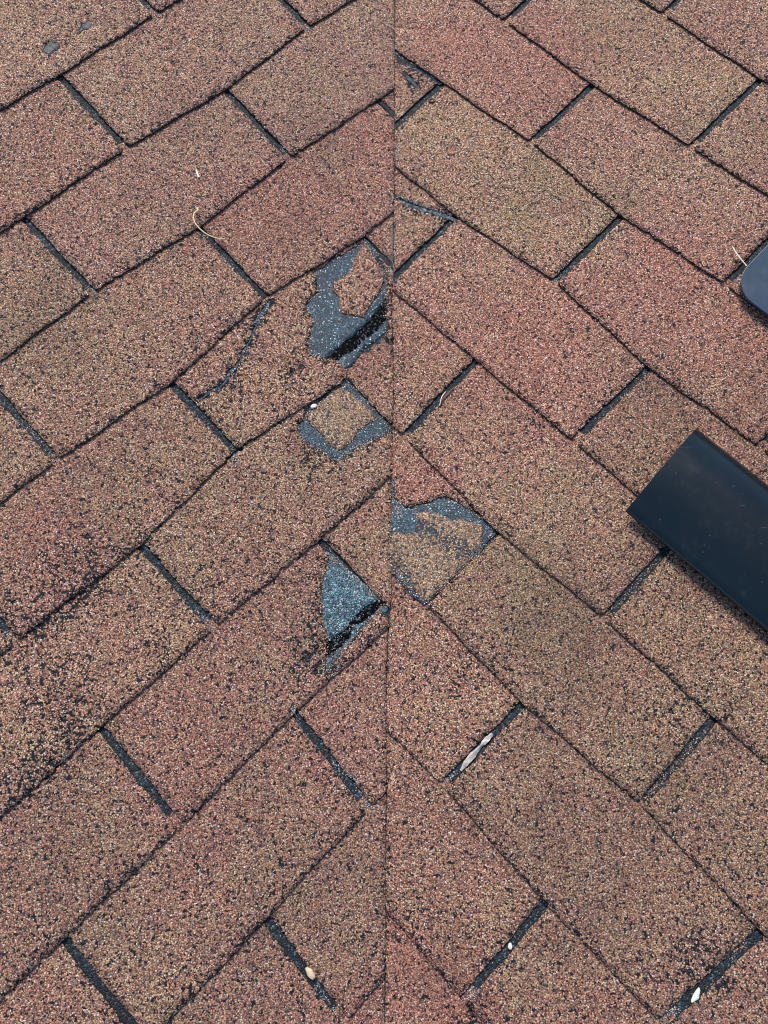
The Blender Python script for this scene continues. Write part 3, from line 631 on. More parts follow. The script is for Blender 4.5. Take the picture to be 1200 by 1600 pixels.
def slab(name, side, outer, holes, top_h, thick, mats, grid=9.0, seam=True, parent=None, gap=.6, wear_fn=None, collect=True):
    """a thin sheet: ragged outline, holes, top following the roof, and a skirt of its own thickness"""
    loops = [outer] + list(holes)
    vs, es = [], []
    for lp in loops:
        b = len(vs)
        vs += [Vector(p) for p in lp]
        es += [(b + i, b + (i + 1) % len(lp)) for i in range(len(lp))]
    o = np.array(outer)
    u0, v0 = o.min(0)
    u1, v1 = o.max(0)
    gp = []
    uu = u0
    while uu < u1:
        vv = v0
        while vv < v1:
            gp.append((uu + random.uniform(-2, 2), vv + random.uniform(-2, 2)))
            vv += grid
        uu += grid
    if seam:
        b = len(vs)
        pl = []
        lo, hi = -1.25, 1.35
        y = lo
        sgn = -1 if side == 'L' else 1
        while y < hi:
            x = seam_x(y) + sgn * gap / 1000 + random.gauss(0, .0004) + .0007 * noise.noise(Vector((y * 40, .5, 0)))
            # plan -> plane mm
            u = (x + (y if side == 'L' else -y)) * S2
            v = ((-x if side == 'L' else x) + y) * S2 / CP
            u, v = u * 1000, v * 1000
            if u0 - 30 < u < u1 + 30 and v0 - 30 < v < v1 + 30:
                pl.append((u, v))
            y += .0025
        if len(pl) > 1:
            vs += [Vector(p) for p in pl]
            es += [(b + i, b + i + 1) for i in range(len(pl) - 1)]
    if gp:
        gpa = np.array(gp)
        m = pip(outer, gpa)
        vs += [Vector(p) for p in gpa[m]]
    r = delaunay_2d_cdt(vs, es, [], 0, 1e-4)
    rv = np.array([(p[0], p[1]) for p in r[0]])
    rf = np.array([f for f in r[2] if len(f) == 3])
    if len(rf) == 0:
        return None
    cen = rv[rf].mean(1)
    keep = pip(outer, cen)
    for h in holes:
        keep &= ~pip(h, cen)
    if seam:
        e, d = FR[side]
        px = (cen[:, 0] * e[0] + cen[:, 1] * d[0]) / 1000
        py = (cen[:, 0] * e[1] + cen[:, 1] * d[1]) / 1000
        sgn = -1 if side == 'L' else 1
        keep &= ((px - seam_x(py)) * sgn > gap / 1000)
    rf = rf[keep]
    if len(rf) < 2:
        return None
    used = np.unique(rf)
    mp = -np.ones(len(rv), int)
    mp[used] = np.arange(len(used))
    rf = mp[rf]
    rv = rv[used]
    tri = rv[rf]
    area = ((tri[:, 1, 0] - tri[:, 0, 0]) * (tri[:, 2, 1] - tri[:, 0, 1]) - (tri[:, 2, 0] - tri[:, 0, 0]) * (tri[:, 1, 1] - tri[:, 0, 1]))
    want = 1 if np.cross(*FR[side])[2] > 0 else -1
    flip = area * want < 0
    rf[flip] = rf[flip][:, ::-1]
    edges = {}
    for f in rf.tolist():
        for i in range(3):
            edges[(f[i], f[(i + 1) % 3])] = 1
    border = [e for e in edges if (e[1], e[0]) not in edges]
    verts, low = [], {}
    hs = top_h(rv[:, 0], rv[:, 1])
    for (u, v), h in zip(rv.tolist(), hs):
        verts.append(to_world(side, u, v, h))
    for e in border:
        for i in e:
            if i not in low:
                low[i] = len(verts)
                u, v = rv[i]
                verts.append(to_world(side, u, v, hs[i] - thick))
    faces = rf.tolist()
    nt = len(faces)
    for a, b in border:
        faces.append((b, a, low[a], low[b]))
    me = bpy.data.meshes.new(name)
    c = np.array(verts[:len(rv)]).mean(0)
    me.from_pydata([(x - c[0], y - c[1], z - c[2]) for x, y, z in verts], [], faces)
    for m in mats:
        me.materials.append(m)
    mi = np.zeros(len(faces), np.int32)
    mi[nt:] = len(mats) - 1
    me.polygons.foreach_set('material_index', mi)
    sm = np.zeros(len(faces), bool)
    sm[:nt] = True
    me.polygons.foreach_set('use_smooth', sm)
    at = me.attributes.new('paint', 'FLOAT_COLOR', 'POINT')
    n = len(verts)
    colr = np.zeros((n, 4), np.float32)
    U = np.zeros(n)
    V = np.zeros(n)
    U[:len(rv)] = rv[:, 0]
    V[:len(rv)] = rv[:, 1]
    for i, j in low.items():
        U[j], V[j] = rv[i]
    w = blob_field(side, 'wear', U, V)
    if wear_fn is not None:
        w = np.maximum(w, wear_fn(U, V))
    colr[:, 0] = w
    colr[:, 1] = blob_field(side, 'stain', U, V)
    colr[:, 2] = blob_field(side, 'red', U, V)
    colr[:, 3] = 1
    at.data.foreach_set('color', colr.ravel())
    me.update()
    ob = bpy.data.objects.new(name, me)
    COL.objects.link(ob)
    if parent is not None:
        ob.parent = parent
        pw = parent['_loc']
    else:
        pw = (0, 0, 0)
    ob.location = (c[0] - pw[0], c[1] - pw[1], c[2] - pw[2])
    ob['_loc'] = tuple(float(t) for t in c)
    if collect:
        b = len(ALL_V)
        ALL_V.extend(verts)
        ALL_F.extend([[i + b for i in f] for f in faces])
    return ob


TH = 2.4          # shingle thickness, mm
LIFT = 2.8        # how far a butt edge stands above the deck line


def level(side, n, u, v):
    """0 at the butt line of course n, 1 at its top line"""
    a = vline(side, n + 1, u)
    b = vline(side, n, u)
    return (v - a) / (b - a)


def course_bottom(side, n, u, v):
    s = level(side, n, u, v)
    return LIFT - (LIFT - .3) * s


# --- the two slopes: a saw-toothed sheet, the heads of the shingles that show through slots and tears
def make_slope(side, name):
    verts, faces = [], []
    for n in range(-6, 12):
        if (side, n + 1) not in LINES or (side, n) not in LINES:
            continue
        a = LINES[(side, n)]
        b = LINES[(side, n + 1)]
        lo, hi = max(a[0, 0], b[0, 0]), min(a[-1, 0], b[-1, 0])
        us = np.arange(lo, hi + 1, 14.0)
        base = len(verts)
        ss = [.015, .2, .4, .6, .8, 1.0, 1.12]
        for u in us:
            va, vb = vline(side, n + 1, u), vline(side, n, u)
            for s in ss:
                v = va + (vb - va) * s
                verts.append(to_world(side, u, v, LIFT - (LIFT - .3) * s - .15))
        m = len(ss)
        for i in range(len(us) - 1):
            for j in range(m - 1):
                q = [base + i * m + j, base + (i + 1) * m + j, base + (i + 1) * m + j + 1, base + i * m + j + 1]
                pc = [verts[t][0] for t in q]
                lim = .006
                if (side == 'L' and min(pc) > lim) or (side == 'R' and max(pc) < -lim):
                    continue
                faces.append(q if side == 'L' else q)
    me = bpy.data.meshes.new(name)
    me.from_pydata(verts, [], faces)
    me.materials.append(M_UNDER)
    me.update()
    if me.polygons[0].normal.z < 0:
        me.flip_normals()
    ob = bpy.data.objects.new(name, me)
    COL.objects.link(ob)
    ob['kind'] = 'structure'
    ob['_loc'] = (0., 0., 0.)
    b = len(ALL_V)
    ALL_V.extend(verts)
    ALL_F.extend([[i + b for i in f] for f in faces])
    return ob


slopes = {'L': make_slope('L', 'roof_slope_left'), 'R': make_slope('R', 'roof_slope_right')}
slopes['L']['label'] = 'left roof slope of weathered brick red and tan asphalt shingles running into the valley'
slopes['R']['label'] = 'right roof slope of weathered brick red and tan asphalt shingles under the dark metal pieces'

# tint of single shingles: (yellowness, brightness, greyness); brightness .5 is neutral
TINT = {
    ('L', 0, 0): (.25, .54, .25), ('L', 0, -2): (.2, .52, .1), ('L', 0, 2): (.2, .54, .2), ('L', -1, -1): (.55, .56, .2),
    ('L', -1, -3): (.45, .56, .15), ('L', -1, 1): (.5, .55, .2), ('L', -1, 3): (.2, .54, .2),
    ('L', 1, -1): (.35, .53, .35), ('L', 1, 1): (.45, .53, .45), ('L', 1, -3): (.8, .52, .2),
    ('L', 2, -2): (.4, .52, .15), ('L', 2, 0): (.15, .52, .15), ('L', 2, 2): (.35, .5, .1), ('L', 2, -4): (.5, .5, .2),
    ('L', 3, -3): (.3, .5, .15), ('L', 3, -1): (.5, .54, .05), ('L', 3, 1): (.5, .52, .1), ('L', 3, -5): (.3, .5, .1),
    ('L', 4, -2): (.65, .5, .15), ('L', 4, -4): (.75, .52, .1), ('L', 4, 0): (.45, .5, .05),
    ('L', 5, -3): (.2, .5, .2), ('L', 5, -5): (.2, .49, .25), ('L', 5, -1): (.6, .5, .1),
    ('L', 6, -4): (.3, .5, .25), ('L', 6, -2): (.3, .51, .25), ('L', 7, -3): (.25, .49, .35), ('L', 7, -5): (.2, .48, .3),
    ('L', 8, -4): (.25, .49, .3),
    ('R', 0, 0): (.9, .54, .1), ('R', 0, 2): (.2, .52, .1), ('R', -1, 1): (.2, .52, .1),
    ('R', 1, -1): (.15, .56, .1), ('R', 1, 1): (.3, .54, .2), ('R', 1, 3): (.2, .53, .1),
    ('R', 2, 0): (.95, .53, .1), ('R', 2, 2): (.3, .54, .05), ('R', 2, -2): (.45, .54, .2),
    ('R', 3, 1): (.35, .55, .0), ('R', 3, -1): (.4, .52, .1), ('R', 3, 3): (.4, .48, .1),
    ('R', 4, 0): (.6, .53, .0), ('R', 4, 2): (.5, .52, .15), ('R', 4, 4): (.8, .5, .1),
    ('R', 5, 1): (.3, .55, .0), ('R', 5, 3): (.8, .5, .15), ('R', 5, 5): (.6, .49, .2),
    ('R', 6, 2): (.35, .53, .05), ('R', 6, 4): (.4, .47, .25), ('R', 6, 6): (.35, .46, .25),
    ('R', 7, 3): (.25, .5, .1), ('R', 7, 5): (.3, .47, .15), ('R', 7, 1): (.2, .5, .0),
    ('R', 4, 2): (.55, .53, .1),
}
HOLES = {
    ('L', 3, -1): ['torn1_out', 'crack', 'crack2'],
    ('L', 4, -2): ['loz_out'],
    ('L', 5, -3): ['tri_out'],
    ('L', 5, -1): [],
    ('R', 5, 1): ['fold_out'],
    ('R', 3, -1): ['rcrack'],
    ('R', 2, -2): ['rtop', 'rtop2'],
    ('L', -1, -1): ['smudge_a', 'smudge_b'], ('L', -1, -3): ['smudge_a', 'smudge_b'],
}
LABEL = {
    ('L', 3, -1): 'torn shingle with bare blue grey mat beside the valley',
    ('L', 4, -2): 'shingle worn bare around a square of ochre granules',
    ('L', 5, -3): 'shingle torn to a bare blue triangle at its corner',
    ('R', 5, 1): 'folded shingle rubbed down to mat and ochre granules',
    ('R', 3, -1): 'shingle with a pale crack running to the valley',
    ('R', 2, -2): 'small shingle piece with bare streaks in the valley',
}


def circle(u, v, r, seed):
    rr = random.Random(seed)
    m = max(6, int(r * 2.2))
    sx, sy = rr.uniform(.7, 1.3), rr.uniform(.6, 1.0)
    return [(u + r * sx * q * math.cos(6.283 * i / m), v + r * sy * q * math.sin(6.283 * i / m)) for i, q in ((i, rr.uniform(.55, 1.35)) for i in range(m))]


shingle_at = {}
CHIPS = []
for side in 'LR':
    nodes = NODES[side]
    want = 1 if side == 'R' else -1
    for n in range(-6, 11):
        for k0 in range(-9, 10):
            if (k0 - n) % 2:
                continue
            need = [(n, k0), (n, k0 + 1), (n, k0 + 2), (n + 1, k0), (n + 1, k0 + 1), (n + 1, k0 + 2)]
            if any(q not in nodes for q in need):
                continue
            tl, tm, tr, bl, bm, br = [np.array(nodes[q]) for q in need]
            cx, cy = plan(side, *((tl + br) / 2))
            if not (-1.0 < cy < 1.2 and abs(cx) < 1.05):
                continue
            if (side == 'L' and cx > .17) or (side == 'R' and cx < -.17):
                continue
            rnd = random.Random(1000 * (side == 'R') + 50 * n + k0)
            w = lambda: rnd.uniform(3.3, 5.2)
            # ends of a slot sit beside the node, the slot runs a little on under the course above
            lt, lb = tl + (w(), 0), bl + (w(), 0)
            rt, rb = tr - (w(), 0), br - (w(), 0)
            ext_l = lt + (lt - lb) * .12
            ext_r = rt + (rt - rb) * .12
            # wavy hand-laid edges
            def wav(a, b, amt):
                a, b = np.array(a), np.array(b)
                d = b - a
                nr = np.array([-d[1], d[0]]) / np.linalg.norm(d)
                ph = rnd.uniform(0, 6.28)
                fq = rnd.uniform(2, 4)
                m = 9
                return [a + d * (i / m) + nr * amt * math.sin(ph + fq * i / m * 3.14) * math.sin(math.pi * i / m) for i in range(m)]
            rad = rnd.uniform(1.5, 4.0)
            poly = []
            poly += wav(ext_l, lb + (0, rad), .7)
            poly += [lb + (0, rad), lb + (rad * .35, rad * .3), lb + (rad, 0)]
            mid = bm + (0, rnd.uniform(-.6, .6))
            poly += wav(lb + (rad, 0), mid, .9)[1:] + wav(mid, rb - (rad, 0), .9)
            poly += [rb - (rad, 0), rb + (-rad * .35, rad * .3), rb + (0, rad)]
            poly += wav(rb + (0, rad), ext_r, .7)[1:]
            poly += [ext_r]
            chip = .035 if side == 'L' else .02
            if (side, n, k0) in (('L', 3, -3), ('L', 4, -4), ('L', 4, -2), ('L', 3, -1), ('L', 5, -5)):
                chip = .09
            # orientation: chips must bite inwards, so the normal used by ragged() points into the sheet
            outer = ragged(poly, 2.4, .42, chip=chip, rnd=rnd)
            holes = []
            for hn in HOLES.get((side, n, k0), []):
                tear = 'crack' not in hn
                hp = ragged(F[hn], 5.0, 1.0, rnd=rnd) if tear else F[hn]
                holes.append(ragged(hp, 1.6, .7 if tear else .75, rnd=rnd))
            chips_here = []
            pa = np.array(poly)
            lo, hi = pa.min(0), pa.max(0)
            for i, (cu, cv, cr) in enumerate(F['chips' + side]):
                if lo[0] + cr < cu < hi[0] - cr and lo[1] + cr < cv < hi[1] - cr:
                    h = circle(cu, cv, cr, i)
                    if pip(poly, np.array([(cu, cv)]))[0] and not any(pip(q, np.array([(cu, cv)]))[0] for q in holes) and cr > 2:
                        holes.append(h)
                        chips_here.append(h)
            curl = [rnd.uniform(0, .7), rnd.uniform(0, .7)]
            if (side, n, k0) == ('L', 4, -2):
                curl = [.3, .2]

            def top_h(u, v, side=side, n=n, lb=lb, rb=rb, curl=curl):
                s = level(side, n, u, v)
                t = np.clip((u - lb[0]) / (rb[0] - lb[0]), 0, 1)
                c = (curl[0] * (1 - t) ** 2 + curl[1] * t ** 2) * np.clip(1 - s, 0, 1) ** 3
                return LIFT - (LIFT - .3) * s + TH + c

            tears = [np.array(F[hn])[::1] for hn in HOLES.get((side, n, k0), []) if 'smudge' not in hn]

            def wear_fn(u, v, side=side, n=n, lb=lb, rb=rb, rnd=rnd, tears=tears, jit=rnd.uniform(.5, 1.2)):
                s = level(side, n, u, v)
                w = (.26 if side == 'L' else .18) + .45 * jit * np.exp(-np.clip(s, 0, 1) * 16)
                t = np.minimum(np.abs(u - lb[0]), np.abs(u - rb[0]))
                w = np.maximum(w, .2 + .35 * jit * np.exp(-t / 7))
                for h in tears:
                    q = np.concatenate([h, (h + np.roll(h, -1, 0)) / 2])
                    dd = np.sqrt(((u[:, None] - q[:, 0]) ** 2 + (v[:, None] - q[:, 1]) ** 2).min(1))
                    w = np.maximum(w, .95 * np.exp(-(dd / 9) ** 2))
                return w
            ob = slab('shingle', side, outer, holes, top_h, TH, [M_GRAN, M_EDGE], parent=slopes[side], wear_fn=wear_fn,
                      gap=1.05 if side == 'L' else .8)
            if ob is None:
                continue
            t = TINT.get((side, n, k0), (rnd.uniform(.15, .7), rnd.uniform(.48, .54), rnd.uniform(.05, .3)))
            ob.color = (t[0], t[1], t[2], 1)
            shingle_at[(side, n, k0)] = ob
            CHIPS.extend((side, n, ob, h) for h in chips_here)
            if (side, n, k0) in LABEL:
                ob['label'] = LABEL[(side, n, k0)]


# --- tears: the layers that the lost shingle face lays bare
def patch(name, key, side, course, below, thick, mat, parent, label=None, amp=.5, grid=7, tint=None, lift=0.0, ext=None, seam=False, wear=None):
    poly = F[key] if ext is None else ext
    def th(u, v):
        return course_bottom(side, course, u, v) + TH - below + lift
    ob = slab(name, side, ragged(ragged(poly, 5.0, amp * 1.3), 1.6, amp), [], th, thick, [mat, M_EDGE], grid=grid, seam=seam, parent=parent,
              wear_fn=wear if callable(wear) else ((lambda u, v: np.full(len(u), wear)) if wear is not None else None))
    if label:
        ob['label'] = label
    if tint:
        ob.color = (*tint, 1)
    return ob


for side, n, ob, h in CHIPS:
    c0 = np.mean(h, 0)
    patch('bare_spot', None, side, n, .9, .6, M_SPOT, ob, ext=[tuple(c0 + (np.array(q) - c0) * 1.25) for q in h], amp=.2)
P = shingle_at[('L', 3, -1)]
patch('bare_mat', 'torn1_mat', 'L', 3, 1.2, 1.1, M_MAT, P)
patch('granule_flake', 'torn1_flake', 'L', 3, .2, 1.6, M_GRAN, P, tint=(.55, .54, .05), wear=.35)
patch('sealant_strip', 'torn1_seal', 'L', 3, 2.05, .3, M_SEAL, P, amp=.7)
patch('worn_band', 'torn1_low', 'L', 3, 1.85, .4, M_MAT, P, amp=.9)
P = shingle_at[('L', 4, -2)]
ctr = np.mean(F['loz_out'], 0)
patch('bare_mat', None, 'L', 4, 1.7, .6, M_MAT, P, ext=[tuple(np.array(p) + (np.array(p) - ctr) * .05) for p in F['loz_out']])
patch('granule_flake', 'loz_flake', 'L', 4, .9, 1.6, M_OLD, P, tint=(.9, .5, 0), wear=.2)
P = shingle_at[('L', 5, -3)]
patch('bare_mat', 'tri_mat', 'L', 5, 1.2, 1.1, M_PALE, P)
patch('sealant_strip', 'tri_seal', 'L', 5, 2.05, .3, M_SEAL, P, amp=1.0)
patch('worn_band', 'tri_low', 'L', 5, 1.8, .5, M_PALE, P, amp=1.1)
P = shingle_at[('R', 5, 1)]


def FOLD_WEAR(u, v):
    # a bare streak crosses the rubbed shingle, and its valley edge is bare
    (ax, ay), (bx, by) = F['streak']
    d = np.abs((u - ax) * (by - ay) - (v - ay) * (bx - ax)) / math.hypot(bx - ax, by - ay)
    (cx, cy), (dx, dy) = F['fold_edge']
    e = np.abs((u - cx) * (dy - cy) - (v - cy) * (dx - cx)) / math.hypot(dx - cx, dy - cy)
    return np.maximum(.25 + 1.0 * np.exp(-(d / 9) ** 2), .25 + .7 * np.exp(-(e / 11) ** 2))


ctr = np.mean(F['fold_out'], 0)
patch('bare_mat', None, 'R', 5, 1.3, 1.0, M_MAT, P, ext=[tuple(np.array(p) + (np.array(p) - ctr) * .03) for p in F['fold_out']])
patch('granule_flake', 'fold_flake', 'R', 5, .8, .9, M_OLD, P, tint=(.9, .52, 0), wear=FOLD_WEAR, amp=1.0)
if ('R', 2, -2) in shingle_at:
    P = shingle_at[('R', 2, -2)]
    for kx in ('rtop', 'rtop2'):
        ctr = np.mean(F[kx], 0)
        patch('bare_mat', None, 'R', 2, 1.0, .8, M_MAT, P, ext=[tuple(np.array(p) + (np.array(p) - ctr) * .08) for p in F[kx]])
if ('R', 3, -1) in shingle_at:
    P = shingle_at[('R', 3, -1)]
    ctr = np.mean(F['rcrack'], 0)
    patch('bare_mat', None, 'R', 3, .9, .8, M_PALE, P, ext=[tuple(np.array(p) + (np.array(p) - ctr) * .03) for p in F['rcrack']])
P = shingle_at[('L', 3, -1)]
for kx in ('crack', 'crack2'):
    ctr = np.mean(F[kx], 0)
    patch('bare_mat', None, 'L', 3, .7, .8, M_MAT, P, ext=[tuple(np.array(p) + (np.array(p) - ctr) * .03) for p in F[kx]])
for kk in (-1, -3):
    P = shingle_at.get(('L', -1, kk))
    if P is None:
        continue
    for kx in ('smudge_a', 'smudge_b'):
        cu, cv = np.mean(F[kx], 0)
        if NODES['L'][(-1, kk)][0] < cu < NODES['L'][(-1, kk + 2)][0]:
            patch('tar_smudge', None, 'L', -1, .3, 1.0, M_SMUDGE, P, ext=[(cu + (a - cu) * 1.1, cv + (b - cv) * 1.1) for a, b in F[kx]])

BVH = BVHTree.FromPolygons([Vector(v) for v in ALL_V], ALL_F)


def drop(x, y):
    h = BVH.ray_cast(Vector((x, y, 1.0)), Vector((0, 0, -1)))
    return (h[0], h[1]) if h[0] is not None else (None, None)


# ------------------------------------------------------------------ loose granules washed into slots and the valley
def granule_stuff():
    verts, faces, cols = [], [], []
    base = [Vector(p) for p in ((1, 0, 0), (-1, 0, 0), (0, 1, 0), (0, -1, 0), (0, 0, 1), (0, 0, -1))]
    fc = [(0, 2, 4), (2, 1, 4), (1, 3, 4), (3, 0, 4), (2, 0, 5), (1, 2, 5), (3, 1, 5), (0, 3, 5)]
    white = [(170, 190, 196), (206, 216, 218), (130, 156, 168), (96, 120, 134), (190, 176, 164), (80, 100, 112), (60, 78, 92)]
    mixed = [c for _, c in RED] + [c for _, c in TAN]

    def add(x, y, pal, r0, r1):
        p, nn = drop(x, y)
        if p is None or nn.z < .3:
            return
        r = random.uniform(r0, r1)
        rot = Matrix.Rotation(random.uniform(0, 6.28), 3, Vector((random.gauss(0, 1), random.gauss(0, 1), random.gauss(0, 1))).normalized())
        b = len(verts)
        sc = (random.uniform(.7, 1.2), random.uniform(.6, 1.1), random.uniform(.6, 1.0))
        for q in base:
            w = rot @ Vector((q.x * sc[0], q.y * sc[1], q.z * sc[2])) * r
            verts.append((p.x + w.x, p.y + w.y, p.z + w.z + r * .35))
        faces.extend([tuple(b + i for i in f) for f in fc])
        c = lin(random.choice(pal))
        cols.extend([c] * 6)
    for side, pts, width, num, kind in F['dust']:
        seg = [(np.array(pts[i]), np.array(pts[i + 1])) for i in range(len(pts) - 1)]
        ln = [np.linalg.norm(b - a) for a, b in seg]
        for _ in range(int(num * 1.5)):
            a, b = random.choices(seg, ln)[0]
            p = a + (b - a) * random.random()
            u = p[0] + random.gauss(0, width * .38)
            v = p[1] + random.gauss(0, width * .38)
            x, y = plan(side, u, v)
            add(x, y, white if (kind and random.random() < .8) else mixed, .00045, .0009)
    for _ in range(9000):
        add(random.uniform(-.62, .62), random.uniform(-.6, .78), mixed if random.random() < .93 else white, .0005, .0010)
    me = bpy.data.meshes.new('loose_granules')
    me.from_pydata(verts, [], faces)
    at = me.attributes.new('tone', 'FLOAT_COLOR', 'POINT')
    at.data.foreach_set('color', np.array(cols, np.float32).ravel())
    k = NT('loose_granule')
    a = k.n('Attribute', attribute_name='tone')
    nz = k.noise(k.n('NewGeometry').outputs['Position'], 900, 1)
    k.l(k.mix(1.0, a.outputs['Color'], k.ramp(nz, [(.3, (.8, .8, .8, 1)), (.7, (1.15, 1.15, 1.15, 1))], 'LINEAR'), 'MULTIPLY'), k.b.inputs['Base Color'])
    k.b.inputs['Roughness'].default_value = .6
    me.materials.append(k.m)
    ob = bpy.data.objects.new('loose_granules', me)
    COL.objects.link(ob)
    ob['kind'] = 'stuff'
    ob['label'] = 'loose mineral granules washed into the slots, tears and valley'
    ob['category'] = 'granules'


granule_stuff()


# ------------------------------------------------------------------ things lying or standing on the roof
def mesh_obj(name, verts, faces, mats, parent=None, loc=(0, 0, 0), smooth=False, label=None, cat=None):
    me = bpy.data.meshes.new(name)
    me.from_pydata(verts, [], faces)
    for m in mats:
        me.materials.append(m)
    if smooth:
        me.polygons.foreach_set('use_smooth', [True] * len(me.polygons))
    me.update()
    ob = bpy.data.objects.new(name, me)
    COL.objects.link(ob)
    ob.location = loc
    if parent:
        ob.parent = parent
    if label:
        ob['label'] = label
    if cat:
        ob['category'] = cat
    return ob


def thing(name, loc, label, cat):
    o = bpy.data.objects.new(name, None)
    o.empty_display_size = .02
    COL.objects.link(o)
    o.location = loc
    o['label'] = label
    o['category'] = cat
    return o


def navy_metal(name, base, rough=.38):
    k = NT(name)
    pos = k.n('NewGeometry').outputs['Position']
    n1 = k.noise(pos, 14, 4, .6)
    n2 = k.noise(pos, 70, 4, .7)
    c = k.mix(1.0, lin(base), k.ramp(n1, [(.3, (.8, .82, .85, 1)), (.7, (1.2, 1.18, 1.15, 1))], 'LINEAR'), 'MULTIPLY')
    # chalky rub marks and dust specks
    mp = k.n('Mapping')
    mp.inputs['Rotation'].default_value = (0, 0, math.radians(50))
    mp.inputs['Scale'].default_value = (30, 190, 60)
    k.l(pos, mp.inputs['Vector'])
    st = k.n('TexNoise', i_Scale=1.0, i_Detail=3.0)
    k.l(mp.outputs[0], st.inputs['Vector'])
    sc = k.math('MULTIPLY', k.math('SUBTRACT', st.outputs[0], .66), 9, clamp=True)
    sc = k.math('MULTIPLY', sc, k.math('MULTIPLY', k.math('SUBTRACT', k.noise(pos, 22, 2), .52), 6, clamp=True))
    vor = k.n('TexVoronoi', voronoi_dimensions='3D', feature='F1', i_Scale=75.0)
    k.l(pos, vor.inputs['Vector'])
    sp = k.math('LESS_THAN', vor.outputs['Distance'], .06)
    mk = k.math('MAXIMUM', k.math('MULTIPLY', sc, .4), k.math('MULTIPLY', sp, .12))
    mk = k.math('ADD', mk, k.math('MULTIPLY', k.math('SUBTRACT', n2, .58), .12, clamp=True))
    c = k.mix(mk, c, lin((150, 160, 168)))
    k.l(c, k.b.inputs['Base Color'])
    r = k.math('ADD', rough, k.math('MULTIPLY', n2, .16))
    k.l(r, k.b.inputs['Roughness'])
    k.b.inputs['Specular IOR Level'].default_value = .5
    bump = k.n('Bump', i_Strength=.15, i_Distance=.0006)
    k.l(n1, bump.inputs['Height'])
    k.l(bump.outputs[0], k.b.inputs['Normal'])
    return k.m


M_NAVY = navy_metal('dark_navy_metal', (4, 20, 28), .14)
M_SLATE = navy_metal('slate_blue_metal', (24, 54, 78), .18)
M_RIM = plain_material('worn_metal_rim', (40, 58, 74), .5, 0, .2, 200, .3)


def sheet_from_profile(profile, u0, u1, side, thick, mats, name, parent, org, nu=24, skew=0.0, wob=.25):
    """profile: list of (v, h) mm swept along the course from u0 to u1, with thickness; returns the object"""
    m = len(profile)
    top, bot = [], []
    # profile normals in (v,h)
    nrm = []
    for j in range(m):
        a = np.array(profile[max(j - 1, 0)])
        b = np.array(profile[min(j + 1, m - 1)])
        d = (b - a) / (np.linalg.norm(b - a) + 1e-9)
        nn = np.array([-d[1], d[0]])
        if nn[1] < 0 and j > 0 and abs(nn[1]) > .2:
            nn = -nn
        nrm.append(nn)
    for j in range(1, m):
        if np.dot(nrm[j], nrm[j - 1]) < 0:
            nrm[j] = -nrm[j]
    verts, faces = [], []
    for i in range(nu + 1):
        t = i / nu
        for layer in (0, 1):
            for j, (v, h) in enumerate(profile):
                q = np.array([v, h]) - nrm[j] * thick * layer
                u = u0 + (u1 - u0) * t + skew * (profile[0][0] - v) * (1 - t)
                w = wob * math.sin(t * 9 + j * .3)
                x, y, z = to_world(side, u, q[0], q[1] + w)
                verts.append((x - org[0], y - org[1], z - org[2]))
    s = 2 * m
    for i in range(nu):
        for layer in (0, 1):
            for j in range(m - 1):
                a = i * s + layer * m + j
                q = (a, a + 1, a + s + 1, a + s)
                faces.append(q if layer else q[::-1])
        for j, fl in ((0, 0), (m - 1, 1)):
            a, b = i * s + j, i * s + m + j
            q = (a, b, b + s, a + s)
            faces.append(q if fl == 0 else q[::-1])
    for i, fl in ((0, 1), (nu, 0)):
        for j in range(m - 1):
            a = i * s + j
            q = (a, a + 1, a + m + 1, a + m)
            faces.append(q if fl else q[::-1])
    ob = mesh_obj(name, verts, faces, mats, parent)
    for p in ob.data.polygons:
        p.use_smooth = p.index < nu * (2 * (m - 1) + 2)
    md = ob.modifiers.new('edge', 'BEVEL')
    md.width = .0004
    md.segments = 2
    md.limit_method = 'ANGLE'
    md.angle_limit = math.radians(50)
    md.harden_normals = False
    ob.data.set_sharp_from_angle(angle=math.radians(50))
    return ob


# --- long bent hood of dark sheet metal at the right edge
VU0, VU1 = 187.0, 560.0
vt, vb = 303.0, 176.0
org = to_world('R', VU0, (vt + vb) / 2, 5)
vent = thing('metal_hood', org, 'long dark navy sheet metal hood with a straight cut end at the right edge', 'metal hood')
prof = [(vt, 4.0), (vt - 1.5, 6.5), (vt - 5, 10.0), (vt - 10, 13.6), (vt - 16, 17.4), (vt - 22, 20.6), (vt - 28, 23.4), (vt - 35, 25.6), (vt - 43, 27.0),
        (vt - 54, 27.6), (vt - 75, 27.0), (vt - 95, 25.0), (vb + 20, 22.2), (vb + 10, 20.8), (vb + 4, 19.6), (vb + 1.5, 18.2), (vb + .6, 16.2)]
sheet_from_profile(prof, VU0, VU1, 'R', 1.1, [M_NAVY], 'bent_sheet', vent, org, skew=.055, nu=40)
# inner collar the hood stands on
cv, cf = [], []
ring = [(VU0 + 22, vb + 22), (VU1, vb + 22), (VU1, vt - 20), (VU0 + 22, vt - 20)]
for h in (2.0, 19.5):
    for u, v in ring:
        x, y, z = to_world('R', u, v, h)
        cv.append((x - org[0], y - org[1], z - org[2]))
for i in range(4):
    j = (i + 1) % 4
    cf.append((i, j, 4 + j, 4 + i))
mesh_obj('collar', cv, cf, [M_NAVY], vent)

# --- plate with rounded corners above it
pu, pv = 101.0, 524.0
pc = to_world('R', pu, pv, 2)
plate = thing('metal_plate', pc, 'slate blue metal plate with a rounded corner, above the dark hood', 'metal plate')


